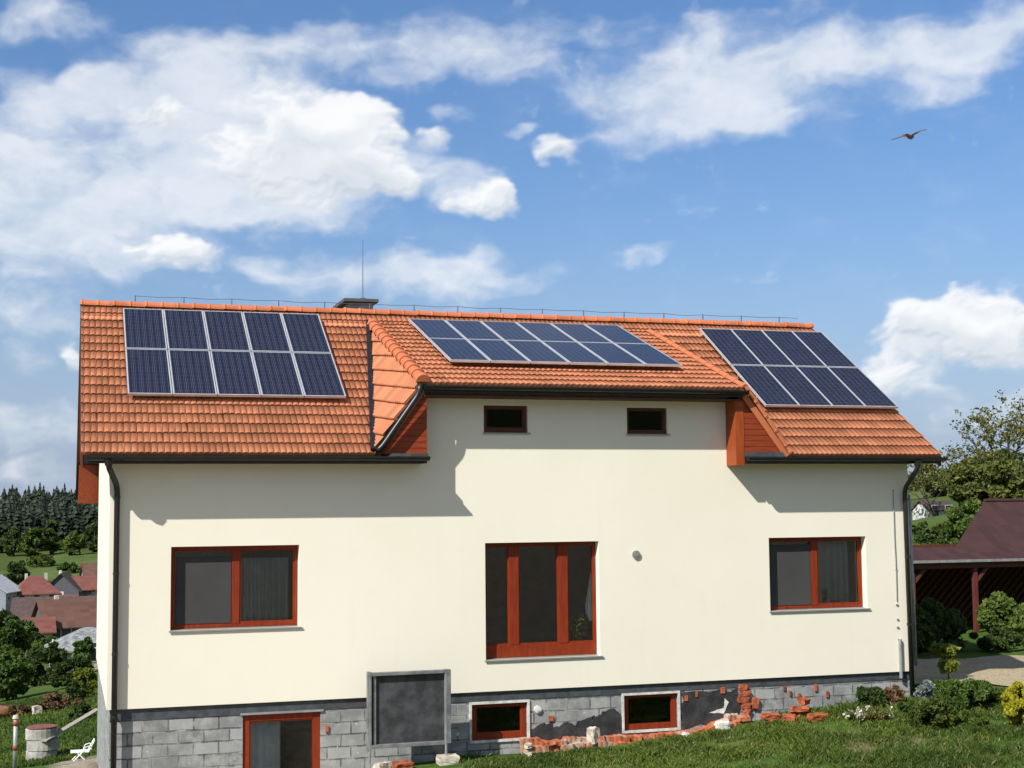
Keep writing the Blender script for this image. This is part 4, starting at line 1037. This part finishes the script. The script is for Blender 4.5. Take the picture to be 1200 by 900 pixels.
cottage(1.0, 67, 4.6, 4.0, 1.35, 1.0, .12, M['stone'], M['hr_asb'], 'stone hut with a pale sheet metal roof behind the gable corner', hip=True, chim=0, wins=1, name='hut', over=.3)
cottage(-.4, 192, 2.6, 3.2, 2.6, 1.3, .1, M['hw_white'], M['hr_red'], 'narrow white house between the dark gable and the long low roof', chim=0, wins=1, over=.2)
cottage(5.2, 205, 5.0, 4, 2.4, 1.6, 1.3, M['hw_white'], M['hr_brown'], 'white gabled house beside the big house corner, behind the long low roof', chim=1, wins=1)
for i, (x, y, w, lb) in enumerate(((72.0, 86.5, 1.7, 'white walled cottage between the trees behind the downpipe'), (74.6, 88.3, 1.9, 'right white cottage glimpsed between the trees'))):
    cottage(x, y, w, 1.8, 1.3, .7, .3, M['hw_white'], M['hr_dark'], lb, chim=0, wins=1, over=.15, z=H(x, y)+.0)

# forest on the far hill: conifers in rows up the slope (one far wood, uncountable)
V, F = [], []; nv = 0
def conifer_mesh(x, y, z, h, r):
    global nv
    pw = rng.choice([1.3, 2.6, 5.0], p=[.22, .4, .38])
    lev = int(8 + h*.5)
    for k in range(lev):
        t = k/(lev-1); zz = z + h*(.12 + .88*t); rad = r*(1-t**pw)*rng.uniform(.75, 1.2) + .12
        m_ = max(5, int(13*(1-t)+4))
        for j in range(m_):
            a = 2*PI*(j + rng.random())/m_; ra = rad*rng.uniform(.7, 1.2); wv_ = .55*ra*math.sin(PI/m_)+.30
            c_, s_ = math.cos(a), math.sin(a)
            tip = (x+c_*ra, y+s_*ra, zz - ra*.35 + rng.uniform(-.2, .2)); up_ = (x, y, zz+h*.09)
            l_ = (x + c_*ra*.55 - s_*wv_, y + s_*ra*.55 + c_*wv_, zz - ra*.12); r_ = (x + c_*ra*.55 + s_*wv_, y + s_*ra*.55 - c_*wv_, zz - ra*.12)
            V.extend([up_, l_, tip, r_]); F.append((nv, nv+1, nv+2, nv+3)); nv += 4
cnt = 0
pts = []
for yy in np.arange(390, 490, 6.):
    for xx in np.arange(-60, 40, 3.9):
        pts.append((xx + rng.uniform(-1.8, 1.8), yy + rng.uniform(-2.5, 2.5)))
pz = HH(pts)
for (xx, yy), zz in zip(pts, pz):
    conifer_mesh(xx, yy, zz, rng.choice([rng.uniform(10.5, 12.5), rng.uniform(11.5, 13.5), rng.uniform(13, 15)], p=[.58, .37, .05]), rng.uniform(2.4, 3.6))
fo = link('forest', npmesh('forest', np.array(V), np.array(F)), M['lf_pine']); tag(fo, 'dark conifer forest along the far hill on the left skyline', 'forest', kind='stuff')
# deciduous fringe below the forest, individual round trees
k = 0
kinds = ['lf_green', 'lf_dark', 'lf_fresh', 'lf_green', 'lf_dark', 'lf_juniper', 'lf_green', 'lf_fresh']
fr = [(-14, 372, 9, 8, 'dark broad tree at the left edge under the forest', 'lf_dark'), (-9, 366, 8, 8, 'mid green tree under the forest, second from the left edge', 'lf_green'),
      (-4.5, 372, 10, 6, 'olive tree rising against the dark forest trunks', 'lf_juniper'), (1, 360, 7, 7, 'fresh green round tree at the top of the meadow', 'lf_fresh'),
      (6.5, 368, 9, 8, 'dark green tree under the forest nearest the house gable', 'lf_dark'), (-6, 330, 2.6, 9, 'light green wide bush on the meadow slope', 'lf_fresh'),
      (0, 310, 2.2, 7, 'low green bush in the middle of the meadow', 'lf_green'), (5, 300, 2.2, 7, 'green hedge bush at the foot of the meadow', 'lf_green'), (-10.5, 285, 6, 7, 'dark bush behind the village houses on the left', 'lf_dark'),
      (-4.0, 272, 2.5, 6, 'green bush behind the red hipped roof', 'lf_juniper')]
for i, (x, y, h, w, lb, mt) in enumerate(fr):
    bush('round_tree', x, y, w, h, M[mt], .5, 3000, lb, 'tree', 100+i, 34, rs=(.18, .36), group='trees on the far slope')
for i, (x, y, h, w, lb, mt, sz, n) in enumerate((
 (-6.8, 118, 5.0, 5.0, 'dark tree at the left edge before the village', 'lf_dark', .35, 4500), (-4.2, 110, 3.6, 4.0, 'dark bushy tree below the small annexe', 'lf_dark', .35, 4000), (-2.0, 100, 2.0, 3.2, 'light green bush before the large brown roof', 'lf_fresh', .28, 2500),
 (-3.3, 62, 4.0, 3.0, 'tall dark green bush at the left edge beside the hut', 'lf_green', .16, 9000), (-1.7, 56, 2.6, 2.6, 'dark green bush left of the hut', 'lf_dark', .15, 8000), (-.3, 50, 1.7, 2.6, 'dark green shrub before the hut', 'lf_dark', .13, 7000),
 (-3.0, 48, 2.3, 2.6, 'mid green bush at the left edge above the earth mound', 'lf_green', .14, 7000), (.35, 62, 2.3, 1.6, 'loose green tree overlapping the hut roof at the gable corner', 'lf_green', .13, 2500),
 (.15, 38, 1.35, 1.3, 'yellow-green bush touching the gable corner of the house', 'lf_lime', .10, 5500), (-.2, 36, .8, .9, 'dark low shrub at the foot of the yellow-green bush', 'lf_dark', .1, 3000))):
    bush('leafy_bush', x, y, w, h, M[mt], sz, n, lb, 'bush', 140+i, 30, rs=(.2, .4), group='bushes below the gable end')
bush('dry_weeds', -.75, 29.5, 2.2, .55, M['lf_dry'], .10, 2200, 'brown dry weeds on the bank behind the well', 'weeds', 160, 24, d=1.2)
bush('dry_weeds', -2.2, 30.5, 1.6, .4, M['lf_dry'], .10, 1200, 'brown weeds between the earth mound and a pale stone', 'weeds', 161, 20, d=1.0)
bush('dry_weeds', -.15, 24, .8, .5, M['lf_dark'], .09, 1800, 'dark green weeds on the slope right of the well', 'weeds', 162, 20)
mb = rough(MB(), (0, 0, 0), (2.2, 2.0, 1.2), .4, .3, 7); o = mb.build('earth_mound', simple('orange_earth', (.30, .135, .055), 1, 0, .25, 3, 12, .8), None, smooth=True); o.location = (-3.75, 31, H(-3.75, 31)+.1); tag(o, 'mound of orange earth at the left edge behind the well', 'mound')
block('stone', (-1.55, 29, .05), (.30, .26, .28), 1.1, M['stone'], 'pale stone in the grass behind the concrete well', 'stone')

# concrete well of three rings with a plank over it
wz = H(-1.2, 16.2)
wl = empty('well', (-1.2, 16.2, wz), 'concrete ring well with a red rim standing in the grass at the left', 'well')
for k in range(3):
    mb = MB(); n = 20; r0, r1 = .40 + .01*(k % 2), .33; z0 = wz - .05 + k*.285; z1 = z0 + .272
    v = []
    for z_, r_ in ((z0, r0), (z1, r0), (z1, r1), (z0, r1)): v += [(-1.2 + .03*math.sin(k*2.) + r_*math.cos(2*PI*j/n), 16.2 + r_*math.sin(2*PI*j/n), z_) for j in range(n)]
    f = [(a*n+j, a*n+(j+1) % n, ((a+1) % 4)*n+(j+1) % n, ((a+1) % 4)*n+j) for a in range(4) for j in range(n)]
    mb.add(v, f).build('ring', M['concrete'], wl, bevel=.012)
mb = MB().tube([(-1.2, 16.2, wz+.81), (-1.2, 16.2, wz+.84)], .39, 20); mb.build('lid', M['rustred'], wl)
a, b_ = Vector((-1.15, 15.72, wz+.50)), Vector((.25, 17.6, wz+1.02)); 
mb = MB(); t = (b_-a).normalized(); s_ = t.cross(Vector((0, 0, 1))).normalized()*.09; u_ = Vector((0, 0, .03))
mb.add([a-s_, a+s_, b_+s_, b_-s_, a-s_+u_, a+s_+u_, b_+s_+u_, b_-s_+u_], [(0,1,2,3), (7,6,5,4), (0,4,5,1), (1,5,6,2), (2,6,7,3), (3,7,4,0)])
o = mb.build('plank', M['plank'], None); tag(o, 'long grey plank leaning against the concrete well', 'plank')
# red and white ranging pole
pz = H(-1.62, 7.7)
t = empty('marker_pole', (-1.62, 7.7, pz), 'thin grey post with red bands standing at the lower left edge', 'post')
MB().tube([(-1.62, 7.7, pz-.1), (-1.62, 7.7, pz+1.10)], .045, 10).build('post', M['steel'], t, smooth=True)
for z_ in (.45, .95): MB().tube([(-1.62, 7.7, pz+z_), (-1.62, 7.7, pz+z_+.10)], .049, 10).build('band', M['redpaint'], t, smooth=True)
MB().tube([(-1.62, 7.7, pz+1.1), (-1.62, 7.7, pz+1.17)], [.07, .05], 10).build('cap', M['stone'], t)
# white plastic garden chair
cx, cy = -.28, 11.9; cz = H(cx, cy)
ch_ = empty('garden_chair', (cx, cy, cz), 'low white folding chair on the ground by the gable wall', 'chair')
MB().box(cx-.21, cx+.21, cy-.2, cy+.2, cz+.20, cz+.222).build('seat', M['plastic'], ch_, bevel=.008)
for sx_ in (-1, 1):
    for sy_ in (-1, 1): MB().tube([(cx-sx_*.05, cy+sy_*.19, cz+.20), (cx+sx_*.17, cy+sy_*.20, cz-.02)], [.018, .016], 6).build('leg', M['plastic'], ch_)
    MB().tube([(cx+.08, cy+sx_*.2, cz+.21), (cx+.13, cy+sx_*.21, cz+.33), (cx+.24, cy+sx_*.21, cz+.36), (cx+.27, cy+sx_*.2, cz+.27)], .013, 6).build('armrest', M['plastic'], ch_)
mb = MB().tube([(cx+.2, cy-.2, cz+.21), (cx+.33, cy-.2, cz+.46)], .014, 6).tube([(cx+.2, cy+.2, cz+.21), (cx+.33, cy+.2, cz+.46)], .014, 6).tube([(cx+.33, cy-.2, cz+.46), (cx+.33, cy+.2, cz+.46)], .014, 6)
for k in range(3): mb.tube([(cx+.22+k*.04, cy-.2, cz+.25+k*.075), (cx+.22+k*.04, cy+.2, cz+.25+k*.075)], .011, 6)
mb.build('backrest', M['plastic'], ch_)
# netting fence low at the left edge
# ------------------------------------------------------------------ potted plants inside windows
def houseplant(x, z, label, s=1., yy=.30):
    t = empty('houseplant', (x, yy, z), label, 'plant')
    MB().tube([(x, yy, z), (x, yy, z+.12*s)], [.05*s, .07*s], 12).build('pot', M['redbrick'], t)
    P = clumps([(x+random.uniform(-.1, .1)*s, yy, z+(.2+.06*k)*s) for k in range(4)], [.1*s]*4, 130); P[:, 1] = np.clip(P[:, 1], yy-.07, yy+.2)
    leaves_obj('foliage', P, .07*s, M['lf_lime'], t)
MB_s = MB().box(6.45, 8.5, .235, .42, .70, .745); hp('inner_sill', MB_s, M['offwhite'])
houseplant(8.22, .745, 'leafy green houseplant in the right light of the french window', 1.15)
MB_s = MB().box(12.0, 14.0, .235, .40, 1.25, 1.285); hp('inner_sill', MB_s, M['offwhite'])
houseplant(13.33, 1.285, 'small houseplant in the right light of the window by the right downpipe', .7)

# ------------------------------------------------------------------ bird in flight
bx_, by_, bz_ = 6.56, -13.45, 6.54
bv, bf = [], []
b = bmesh.new()
def spindle(pts):
    m_ = MB().tube([p for p, _ in pts], [r for _, r in pts], 10); return m_
mb = spindle([((-.075, 0, .01), .004), ((-.05, 0, .008), .012), ((-.015, 0, 0), .022), ((.02, 0, -.002), .021), ((.04, 0, .003), .015), ((.055, 0, .006), .016), ((.068, 0, .004), .009), ((.080, 0, .001), .001)])
for sgn in (-1, 1):     # wings: swept, with thickness
    top = [(.03, sgn*.01, .012), (.025, sgn*.06, .035), (-.005, sgn*.125, .030), (-.03, sgn*.17, .018), (-.03, sgn*.10, .020), (-.025, sgn*.05, .018), (-.02, sgn*.01, .008)]
    n = len(top); mb.add([Vector(p) for p in top] + [Vector(p) - Vector((0, 0, .008)) for p in top], [tuple(range(n)), tuple(range(2*n-1, n-1, -1))] + [(i, i+n, (i+1) % n+n, (i+1) % n) for i in range(n)])
tail = [(-.06, -.01, .01), (-.125, -.03, .012), (-.11, 0, .012), (-.125, .03, .012), (-.06, .01, .01)]
n = 5; mb.add([Vector(p) for p in tail] + [Vector(p) - Vector((0, 0, .006)) for p in tail], [tuple(range(n)), tuple(range(2*n-1, n-1, -1))] + [(i, i+n, (i+1) % n+n, (i+1) % n) for i in range(n)])
m, nt, p = new_mat('bird_plumage'); co = objco(nt); sx = N(nt, 'ShaderNodeSeparateXYZ'); nt.links.new(co, sx.inputs[0])
c = mixc(nt, ramp(nt, sx.outputs[0], .01, .05), (.16, .065, .045), (.03, .03, .06)); ay_ = math_n(nt, 'ABSOLUTE', sx.outputs[1])
c = mixc(nt, ramp(nt, ay_, .015, .04), c, (.10, .095, .095)); nt.links.new(c, p.inputs['Base Color']); p.inputs['Roughness'].default_value = .8
o = mb.build('bird', m, None); rm_ = o.modifiers.new('fuse', 'REMESH'); rm_.mode = 'VOXEL'; rm_.voxel_size = .0045; rm_.use_smooth_shade = True
o.location = (bx_, by_, bz_); o.rotation_euler = (-.12, -.10, .62); o.scale = (1.05, 1.05, 1.05); b.free()
tag(o, 'small brownish bird in flight against the blue sky at upper right', 'bird')

# ------------------------------------------------------------------ lawn blades
nb_ = 170000
x = rng.uniform(5.6, 19, nb_); y = rng.uniform(-7.5, .0, nb_)
keep = ~((y > -.55) & (x > 6.6) & (x < 11.6)) & (x > 5.4 + .4*rng.random(nb_)) & ~((x > 16.3) & (y > -.2 - (x-16.3)*.9))
dens = np.array([mnoise.fractal(Vector((a*1.1, b_*1.1, 5)), 1, 2, 3) for a, b_ in zip(x, y)])
keep &= rng.random(nb_) < np.clip(.72 + dens*1.2, .06, 1)*np.clip(.25 + (-y-.1)/1.1, .25, 1)
x, y, dens = x[keep], y[keep], dens[keep]
z = HH(np.c_[x, y]) + np.array([.035*mnoise.fractal(Vector((a*.9, b_*.9, 0)), 1., 2., 3) for a, b_ in zip(x, y)])
h = rng.uniform(.04, .10, len(x))*(1 + .7*np.clip(dens, -.5, .8)) ; h *= 1 + .5*(y > -.9)*(x > 11.5)*rng.random(len(x))
a = rng.uniform(0, 2*PI, len(x)); w = rng.uniform(.006, .012, len(x)); ln_ = rng.normal(0, .45, (len(x), 2))*h[:, None]
B0 = np.c_[x, y, z-.01]; dx = np.c_[np.cos(a)*w, np.sin(a)*w, 0*a]
T = np.c_[x+ln_[:, 0], y+ln_[:, 1], z+h]; Mi = np.c_[x+ln_[:, 0]*.35, y+ln_[:, 1]*.35, z+h*.6]
V = np.stack([B0-dx, B0+dx, Mi+dx*.8, T], 1); dry = rng.random(len(V)) < np.clip(.10 - .25*dens, .03, .5)
Vd = V[dry].reshape(-1, 3); V = V[~dry].reshape(-1, 3); F = np.arange(len(V)).reshape(-1, 4)
o = link('dry_grass', npmesh('dry_grass', Vd, np.arange(len(Vd)).reshape(-1, 4)), leafmat('straw', ((.13, .12, .045), (.24, .20, .10)))); tag(o, 'dry straw-coloured blades scattered through the lawn', 'grass', kind='stuff')
o = link('lawn_grass', npmesh('lawn_grass', V, F), M['lf_grass']); tag(o, 'short green lawn in front of the house on the right', 'grass', kind='stuff')
# rough grass on the left slope
nb_ = 40000
y = 12 + 34*rng.random(nb_)**1.3; x = -4.5 + 5.2*rng.random(nb_)
keep = ~((x > -.75) & (y < 13.5)) & (np.hypot(x+1.2, y-16.2) > .45)
x, y = x[keep], y[keep]; z = HH(np.c_[x, y]); h = rng.uniform(.03, .10, len(x)); a = rng.uniform(0, 2*PI, len(x)); w = rng.uniform(.012, .028, len(x)); ln_ = rng.normal(0, .4, (len(x), 2))*h[:, None]
B0 = np.c_[x, y, z-.02]; dx = np.c_[np.cos(a)*w, np.sin(a)*w, 0*a]; T = np.c_[x+ln_[:, 0], y+ln_[:, 1], z+h]; Mi = np.c_[x+ln_[:, 0]*.35, y+ln_[:, 1]*.35, z+h*.6]
V = np.stack([B0-dx, B0+dx, Mi+dx*.8, T], 1).reshape(-1, 3); F = np.arange(len(V)).reshape(-1, 4)
o = link('rough_grass', npmesh('rough_grass', V, F), M['lf_grass']); tag(o, 'rough grass on the slope around the well at the left', 'grass', kind='stuff')

# ------------------------------------------------------------------ sun, sky and clouds
SUN = Vector((-1.5, -1.0, 1.65)).normalized()
el = math.asin(SUN.z); az = math.atan2(SUN.x, SUN.y)
ld = bpy.data.lights.new('sun', 'SUN'); ld.energy = 5.0; ld.angle = math.radians(.53); ld.color = (1, .965, .90)
lo = bpy.data.objects.new('sun', ld); COL.objects.link(lo); lo.rotation_euler = SUN.to_track_quat('Z', 'Y').to_euler()
W = bpy.data.worlds.new('World'); S.world = W; W.use_nodes = True; nt = W.node_tree
for n in list(nt.nodes): nt.nodes.remove(n)
out = nt.nodes.new('ShaderNodeOutputWorld')
sky = N(nt, 'ShaderNodeTexSky', sky_type='NISHITA'); sky.sun_disc = False; sky.sun_elevation = el; sky.sun_rotation = az % (2*PI)
sky.altitude = 300; sky.air_density = 1.0; sky.dust_density = .25; sky.ozone_density = 2.5
hs = N(nt, 'ShaderNodeHueSaturation'); hs.inputs['Saturation'].default_value = 1.12; nt.links.new(sky.outputs[0], hs.inputs['Color'])
hz = nt.nodes.new('ShaderNodeSeparateXYZ'); nt.links.new(nt.nodes.new('ShaderNodeTexCoord').outputs['Generated'], hz.inputs[0])
hsky = mixc(nt, math_n(nt, 'MULTIPLY', ramp(nt, hz.outputs[2], .22, -.02), .92), hs.outputs[0], (3.2, 4.1, 5.45))   # pale blue air near the horizon
bg = N(nt, 'ShaderNodeBackground'); nt.links.new(mixc(nt, 1., hsky, mixc(nt, ramp(nt, hz.outputs[2], .10, .34), (.94, .945, 1.03), (1.06, 1.12, 1.24)), 'MULTIPLY'), bg.inputs[0]); bg.inputs[1].default_value = .085
W.cycles.sampling_method = 'MANUAL'; W.cycles.sample_map_resolution = 256
# broken cloud added to the unseen sky behind the camera as white fill
tg = nt.nodes.new('ShaderNodeTexCoord').outputs['Generated']
sy = nt.nodes.new('ShaderNodeSeparateXYZ'); nt.links.new(tg, sy.inputs[0])
wn = noise_n(nt, 2.2, 3, .55, tg)
wf = math_n(nt, 'MULTIPLY', ramp(nt, wn.outputs[0], .40, .62), math_n(nt, 'MULTIPLY', ramp(nt, sy.outputs[1], .35, -.1), ramp(nt, sy.outputs[2], .0, .12)))
bg2 = N(nt, 'ShaderNodeBackground'); bg2.inputs[0].default_value = (.93, .95, .97, 1); bg2.inputs[1].default_value = .50
mx = N(nt, 'ShaderNodeMixShader'); nt.links.new(math_n(nt, 'MULTIPLY', wf, .85), mx.inputs[0]); nt.links.new(bg.outputs[0], mx.inputs[1]); nt.links.new(bg2.outputs[0], mx.inputs[2])
nt.links.new(mx.outputs[0], out.inputs[0])

# ------------------------------------------------------------------ clouds: a far shell whose vertices carry cloud brightness and cover
# lobes at compass directions (azimuth, elevation, half-width, half-height, weight); weights over .83 are crisp cumulus, the rest thin veil
CL = [(2.07,13.29,9.09,3.4,.75),(-.84,15.64,3.89,1.36,.5),(10.39,14.4,2.99,1.87,1.2),(11.76,13.6,1.93,1.36,1.2),(8.35,15.17,2.64,1.87,1.0),(5.33,14.73,3.17,2.21,.8),(4.64,17.26,5.34,1.53,.75),(7.99,18.21,3.94,1.09,.5),(-.73,9.93,4.49,1.87,.75),(3.71,11.74,4.87,1.7,.8),(-1.71,12.11,3.13,2.38,.6),(4.22,9.92,2.14,.68,1.0),(8.36,11.88,4.52,1.36,.8),(16.4,12.08,1.67,.82,1.1),(15.72,12.79,2.09,1.09,.8),(13.82,13.29,1.75,1.19,.6),(12.8,18.02,5.01,1.36,.7),(17.32,17.87,2.86,1.16,.75),(14.87,15.77,1.06,.44,.75),(14.28,14.84,.99,.48,.85),(19.6,14.24,1.26,.54,1.0),(17.98,14.93,.77,.34,.7),(25.94,16.81,5.33,2.21,.8),(24.19,15.1,3.88,1.29,.8),(27.26,15.44,2.47,1.36,.8),(29.98,17.35,6.42,1.36,.7),(34.22,17.31,4.28,1.29,.75),(36.75,17.66,2.14,1.36,.8),(20.77,16.19,1.95,.85,.6),(34.49,15.88,2.48,.75,.5),(-1.21,18.64,2.51,.95,.7),(15.18,9.26,4.48,1.02,.8),(11.42,9.09,3.45,1.09,.65),(8.04,9.55,2.07,.61,.4),(22.73,10.07,1.56,.44,.5),(34.32,6.43,2.91,1.36,1.05),(36.07,7.8,1.72,.75,1.1),(36.63,6.32,2.05,1.53,1.0),(32.53,4.7,2.05,.82,.9),(34.08,4.09,1.02,.41,.6),(-.04,5.91,.55,.61,.9),(-1.38,3.14,3.41,1.02,.6),(-1.89,5.7,1.71,.68,.45),(-1.31,7.33,3.09,1.02,.5),(35.61,3.3,2.04,.75,.7),(-1.8,1.21,4.08,.85,.35),(20.81,18.94,3.24,.75,.5),(27.01,18.98,3.24,.61,.4)]
CL += [(-14, 12, 6, 3, .9), (-24, 9, 7, 2, .8), (48, 10, 7, 2.5, .9), (60, 14, 8, 3, .8), (20, 27, 9, 2.5, .6), (2, 31, 10, 3, .6), (42, 25, 8, 3, .7)]
CL += [(1.2, 16.0, 4.5, 1.3, .6), (7.0, 16.6, 5, 1.2, .35), (30, 15.6, 5, 1.2, .35), (22.5, 16.8, 3.5, 1.2, .4)]
CL += [(10.9, 15.2, 1.6, 1.0, .9), (9.3, 13.0, 2.2, 1.2, .84), (6.6, 13.6, 2.0, 1.3, .84), (12.9, 12.9, 1.2, .8, .9), (3.2, 15.2, 1.8, .9, .84), (16.9, 12.5, .9, .6, .9), (3.6, 10.1, 1.1, .45, .9), (33.4, 6.9, 1.3, .7, .9), (35.4, 6.9, 1.3, .8, .9)]
_pg = np.random.default_rng(5); _perm = _pg.permutation(512); _perm = np.r_[_perm, _perm]; _gr = _pg.uniform(0, 2*PI, 512); _gx, _gy = np.cos(_gr), np.sin(_gr)
def perlin(x, y):
    xi = np.floor(x).astype(int); yi = np.floor(y).astype(int); xf = x-xi; yf = y-yi
    u = xf**3*(xf*(xf*6-15)+10); v = yf**3*(yf*(yf*6-15)+10)
    def g(a, b):
        h = _perm[(_perm[(xi+a) & 511] + yi + b) & 511]; return _gx[h]*(xf-a) + _gy[h]*(yf-b)
    return ((g(0,0)*(1-u)+g(1,0)*u)*(1-v) + (g(0,1)*(1-u)+g(1,1)*u)*v)*1.5
def fbm2(x, y, o, gain=.5, bill=False):
    t = 0; a = 1.; n_ = 0
    for k in range(o):
        p_ = perlin(x*2**k + 17.3*k, y*2**k + 9.1*k)
        t = t + a*(np.abs(p_)*2-.55 if bill else p_); n_ += a; a *= gain
    return t/n_
ga = axis(-4, 41, .055, -34, 78, 1.12); ge = axis(0, 20.5, .055, -1.5, 46, 1.12)
A_, E_ = np.meshgrid(ga, ge)
wx = fbm2(A_*.35, E_*.6, 4); wy = fbm2(A_*.35+50, E_*.6+30, 4)
Aw, Ew = A_ + wx*1.5, E_ + wy*.9
Sv = np.zeros_like(A_); Sp = np.zeros_like(A_); Tp = np.zeros_like(A_)
for a0, e0, rx, ry, am in CL:
    dx_, dy_ = (Aw-a0)/(rx*1.25), (Ew-e0)/(ry*1.25); g2 = np.clip(1-dx_**2-dy_**2, 0, 1); g_ = g2*g2*am
    if am > .83: Sp += g2**1.5*am; Tp += g_*dy_; Sv += g_*.6
    else: Sv += g_
fv = fbm2(A_*.30+wx*.5, E_*.6+wy*.5, 6, .52)
fw = fbm2(A_*.9, E_*1.5, 5, .55)
dv = Sv*1.05 + fv*.72 + fw*.18
av = .74*sstep(-.10, 1.25, dv)*(.22 + .78*sstep(.0, .22, Sv))
bl = fbm2(A_*.42+wx*.4, E_*.62+wy*.4, 6, .52, True)
bl2 = fbm2(A_*1.5, E_*2.0, 4, .5, True)
dp = Sp*1.15 + bl*.55 + bl2*.12 + fv*.15
ap = sstep(.20, 1.10, dp)*.86
bls = fbm2(A_*.42+wx*.4, E_*.62+wy*.4, 3, .5, True)
hgt = np.clip(Sp*1.15 + bls*.55 - .2, 0, 1.3)**.8
gy_, gx_ = np.gradient(hgt, ge, ga)
shade = np.clip(.60 + (-gx_*-.55 + -gy_*.85)*.42, 0, 1)
shade = np.clip(.40*shade + .60*np.clip(.42 + Tp*1.1, 0, 1) + .26*bl, 0, 1)
lc, sc_ = np.array([.985, .99, .995]), np.array([.60, .67, .755])
cp_ = sc_ + (lc-sc_)*np.clip(shade*1.25, 0, 1)[..., None]
cv_ = np.array([.74, .80, .87]) + (np.array([.95, .965, .985])-np.array([.74, .80, .87]))*np.clip(.5 + fv*1.1 + fw*.5, 0, 1)[..., None]
at = 1-(1-ap)*(1-av); cc_ = (cp_*ap[..., None] + cv_*(av*(1-ap))[..., None])/np.maximum(at, 1e-4)[..., None]
edge = sstep(-34, -24, A_)*sstep(78, 66, A_)*sstep(46, 36, E_)*sstep(-1.5, 1.5, E_); at = at*edge
ra, re_ = np.radians(A_), np.radians(E_); Rs = 2600.
V = np.stack([np.sin(ra)*np.cos(re_)*Rs, np.cos(ra)*np.cos(re_)*Rs, np.sin(re_)*Rs], -1).reshape(-1, 3) + np.array([0, 0, 3.2])
nr, nc = A_.shape; I = np.arange(nr*nc).reshape(nr, nc); F = np.stack([I[:-1, :-1], I[:-1, 1:], I[1:, 1:], I[1:, :-1]], -1).reshape(-1, 4)
me = npmesh('clouds', V, F); atr = me.attributes.new('cloud', 'FLOAT_COLOR', 'POINT')
atr.data.foreach_set('color', np.concatenate([cc_, at[..., None]], -1).astype(np.float32).ravel())
m = bpy.data.materials.new('cloud_vapour'); m.use_nodes = True; nt = m.node_tree
for n in list(nt.nodes): nt.nodes.remove(n)
an = N(nt, 'ShaderNodeAttribute', attribute_name='cloud'); em = N(nt, 'ShaderNodeEmission'); em.inputs[1].default_value = .80; tp = N(nt, 'ShaderNodeBsdfTransparent'); mx = N(nt, 'ShaderNodeMixShader'); oo = N(nt, 'ShaderNodeOutputMaterial')
nt.links.new(an.outputs['Color'], em.inputs[0]); nt.links.new(an.outputs['Alpha'], mx.inputs[0]); nt.links.new(tp.outputs[0], mx.inputs[1]); nt.links.new(em.outputs[0], mx.inputs[2]); nt.links.new(mx.outputs[0], oo.inputs[0])
m.cycles.emission_sampling = 'NONE'
o = link('clouds', me, m, smooth=True); tag(o, kind='structure')

# ------------------------------------------------------------------ camera and output
cd = bpy.data.cameras.new('camera'); cd.sensor_fit = 'HORIZONTAL'; cd.sensor_width = 36; cd.lens = 36*1684.24/1200; cd.clip_start = .1; cd.clip_end = 4000
cam = bpy.data.objects.new('camera', cd); COL.objects.link(cam)
r_ = Vector((.95547, -.294955, -.008868)); u_ = Vector((-.016429, -.083178, .996399)); f_ = Vector((.294631, .951884, .08432))
cam.matrix_world = Matrix(((r_.x, u_.x, -f_.x, -.6724), (r_.y, u_.y, -f_.y, -24.5743), (r_.z, u_.z, -f_.z, 3.2479), (0, 0, 0, 1)))
S.camera = cam
S.render.engine = 'CYCLES'
S.view_settings.view_transform = 'Standard'; S.view_settings.look = 'None'; S.view_settings.gamma = 1; S.view_settings.exposure = .34
S.view_settings.use_curve_mapping = False
S.cycles.max_bounces = 8; S.cycles.transparent_max_bounces = 12
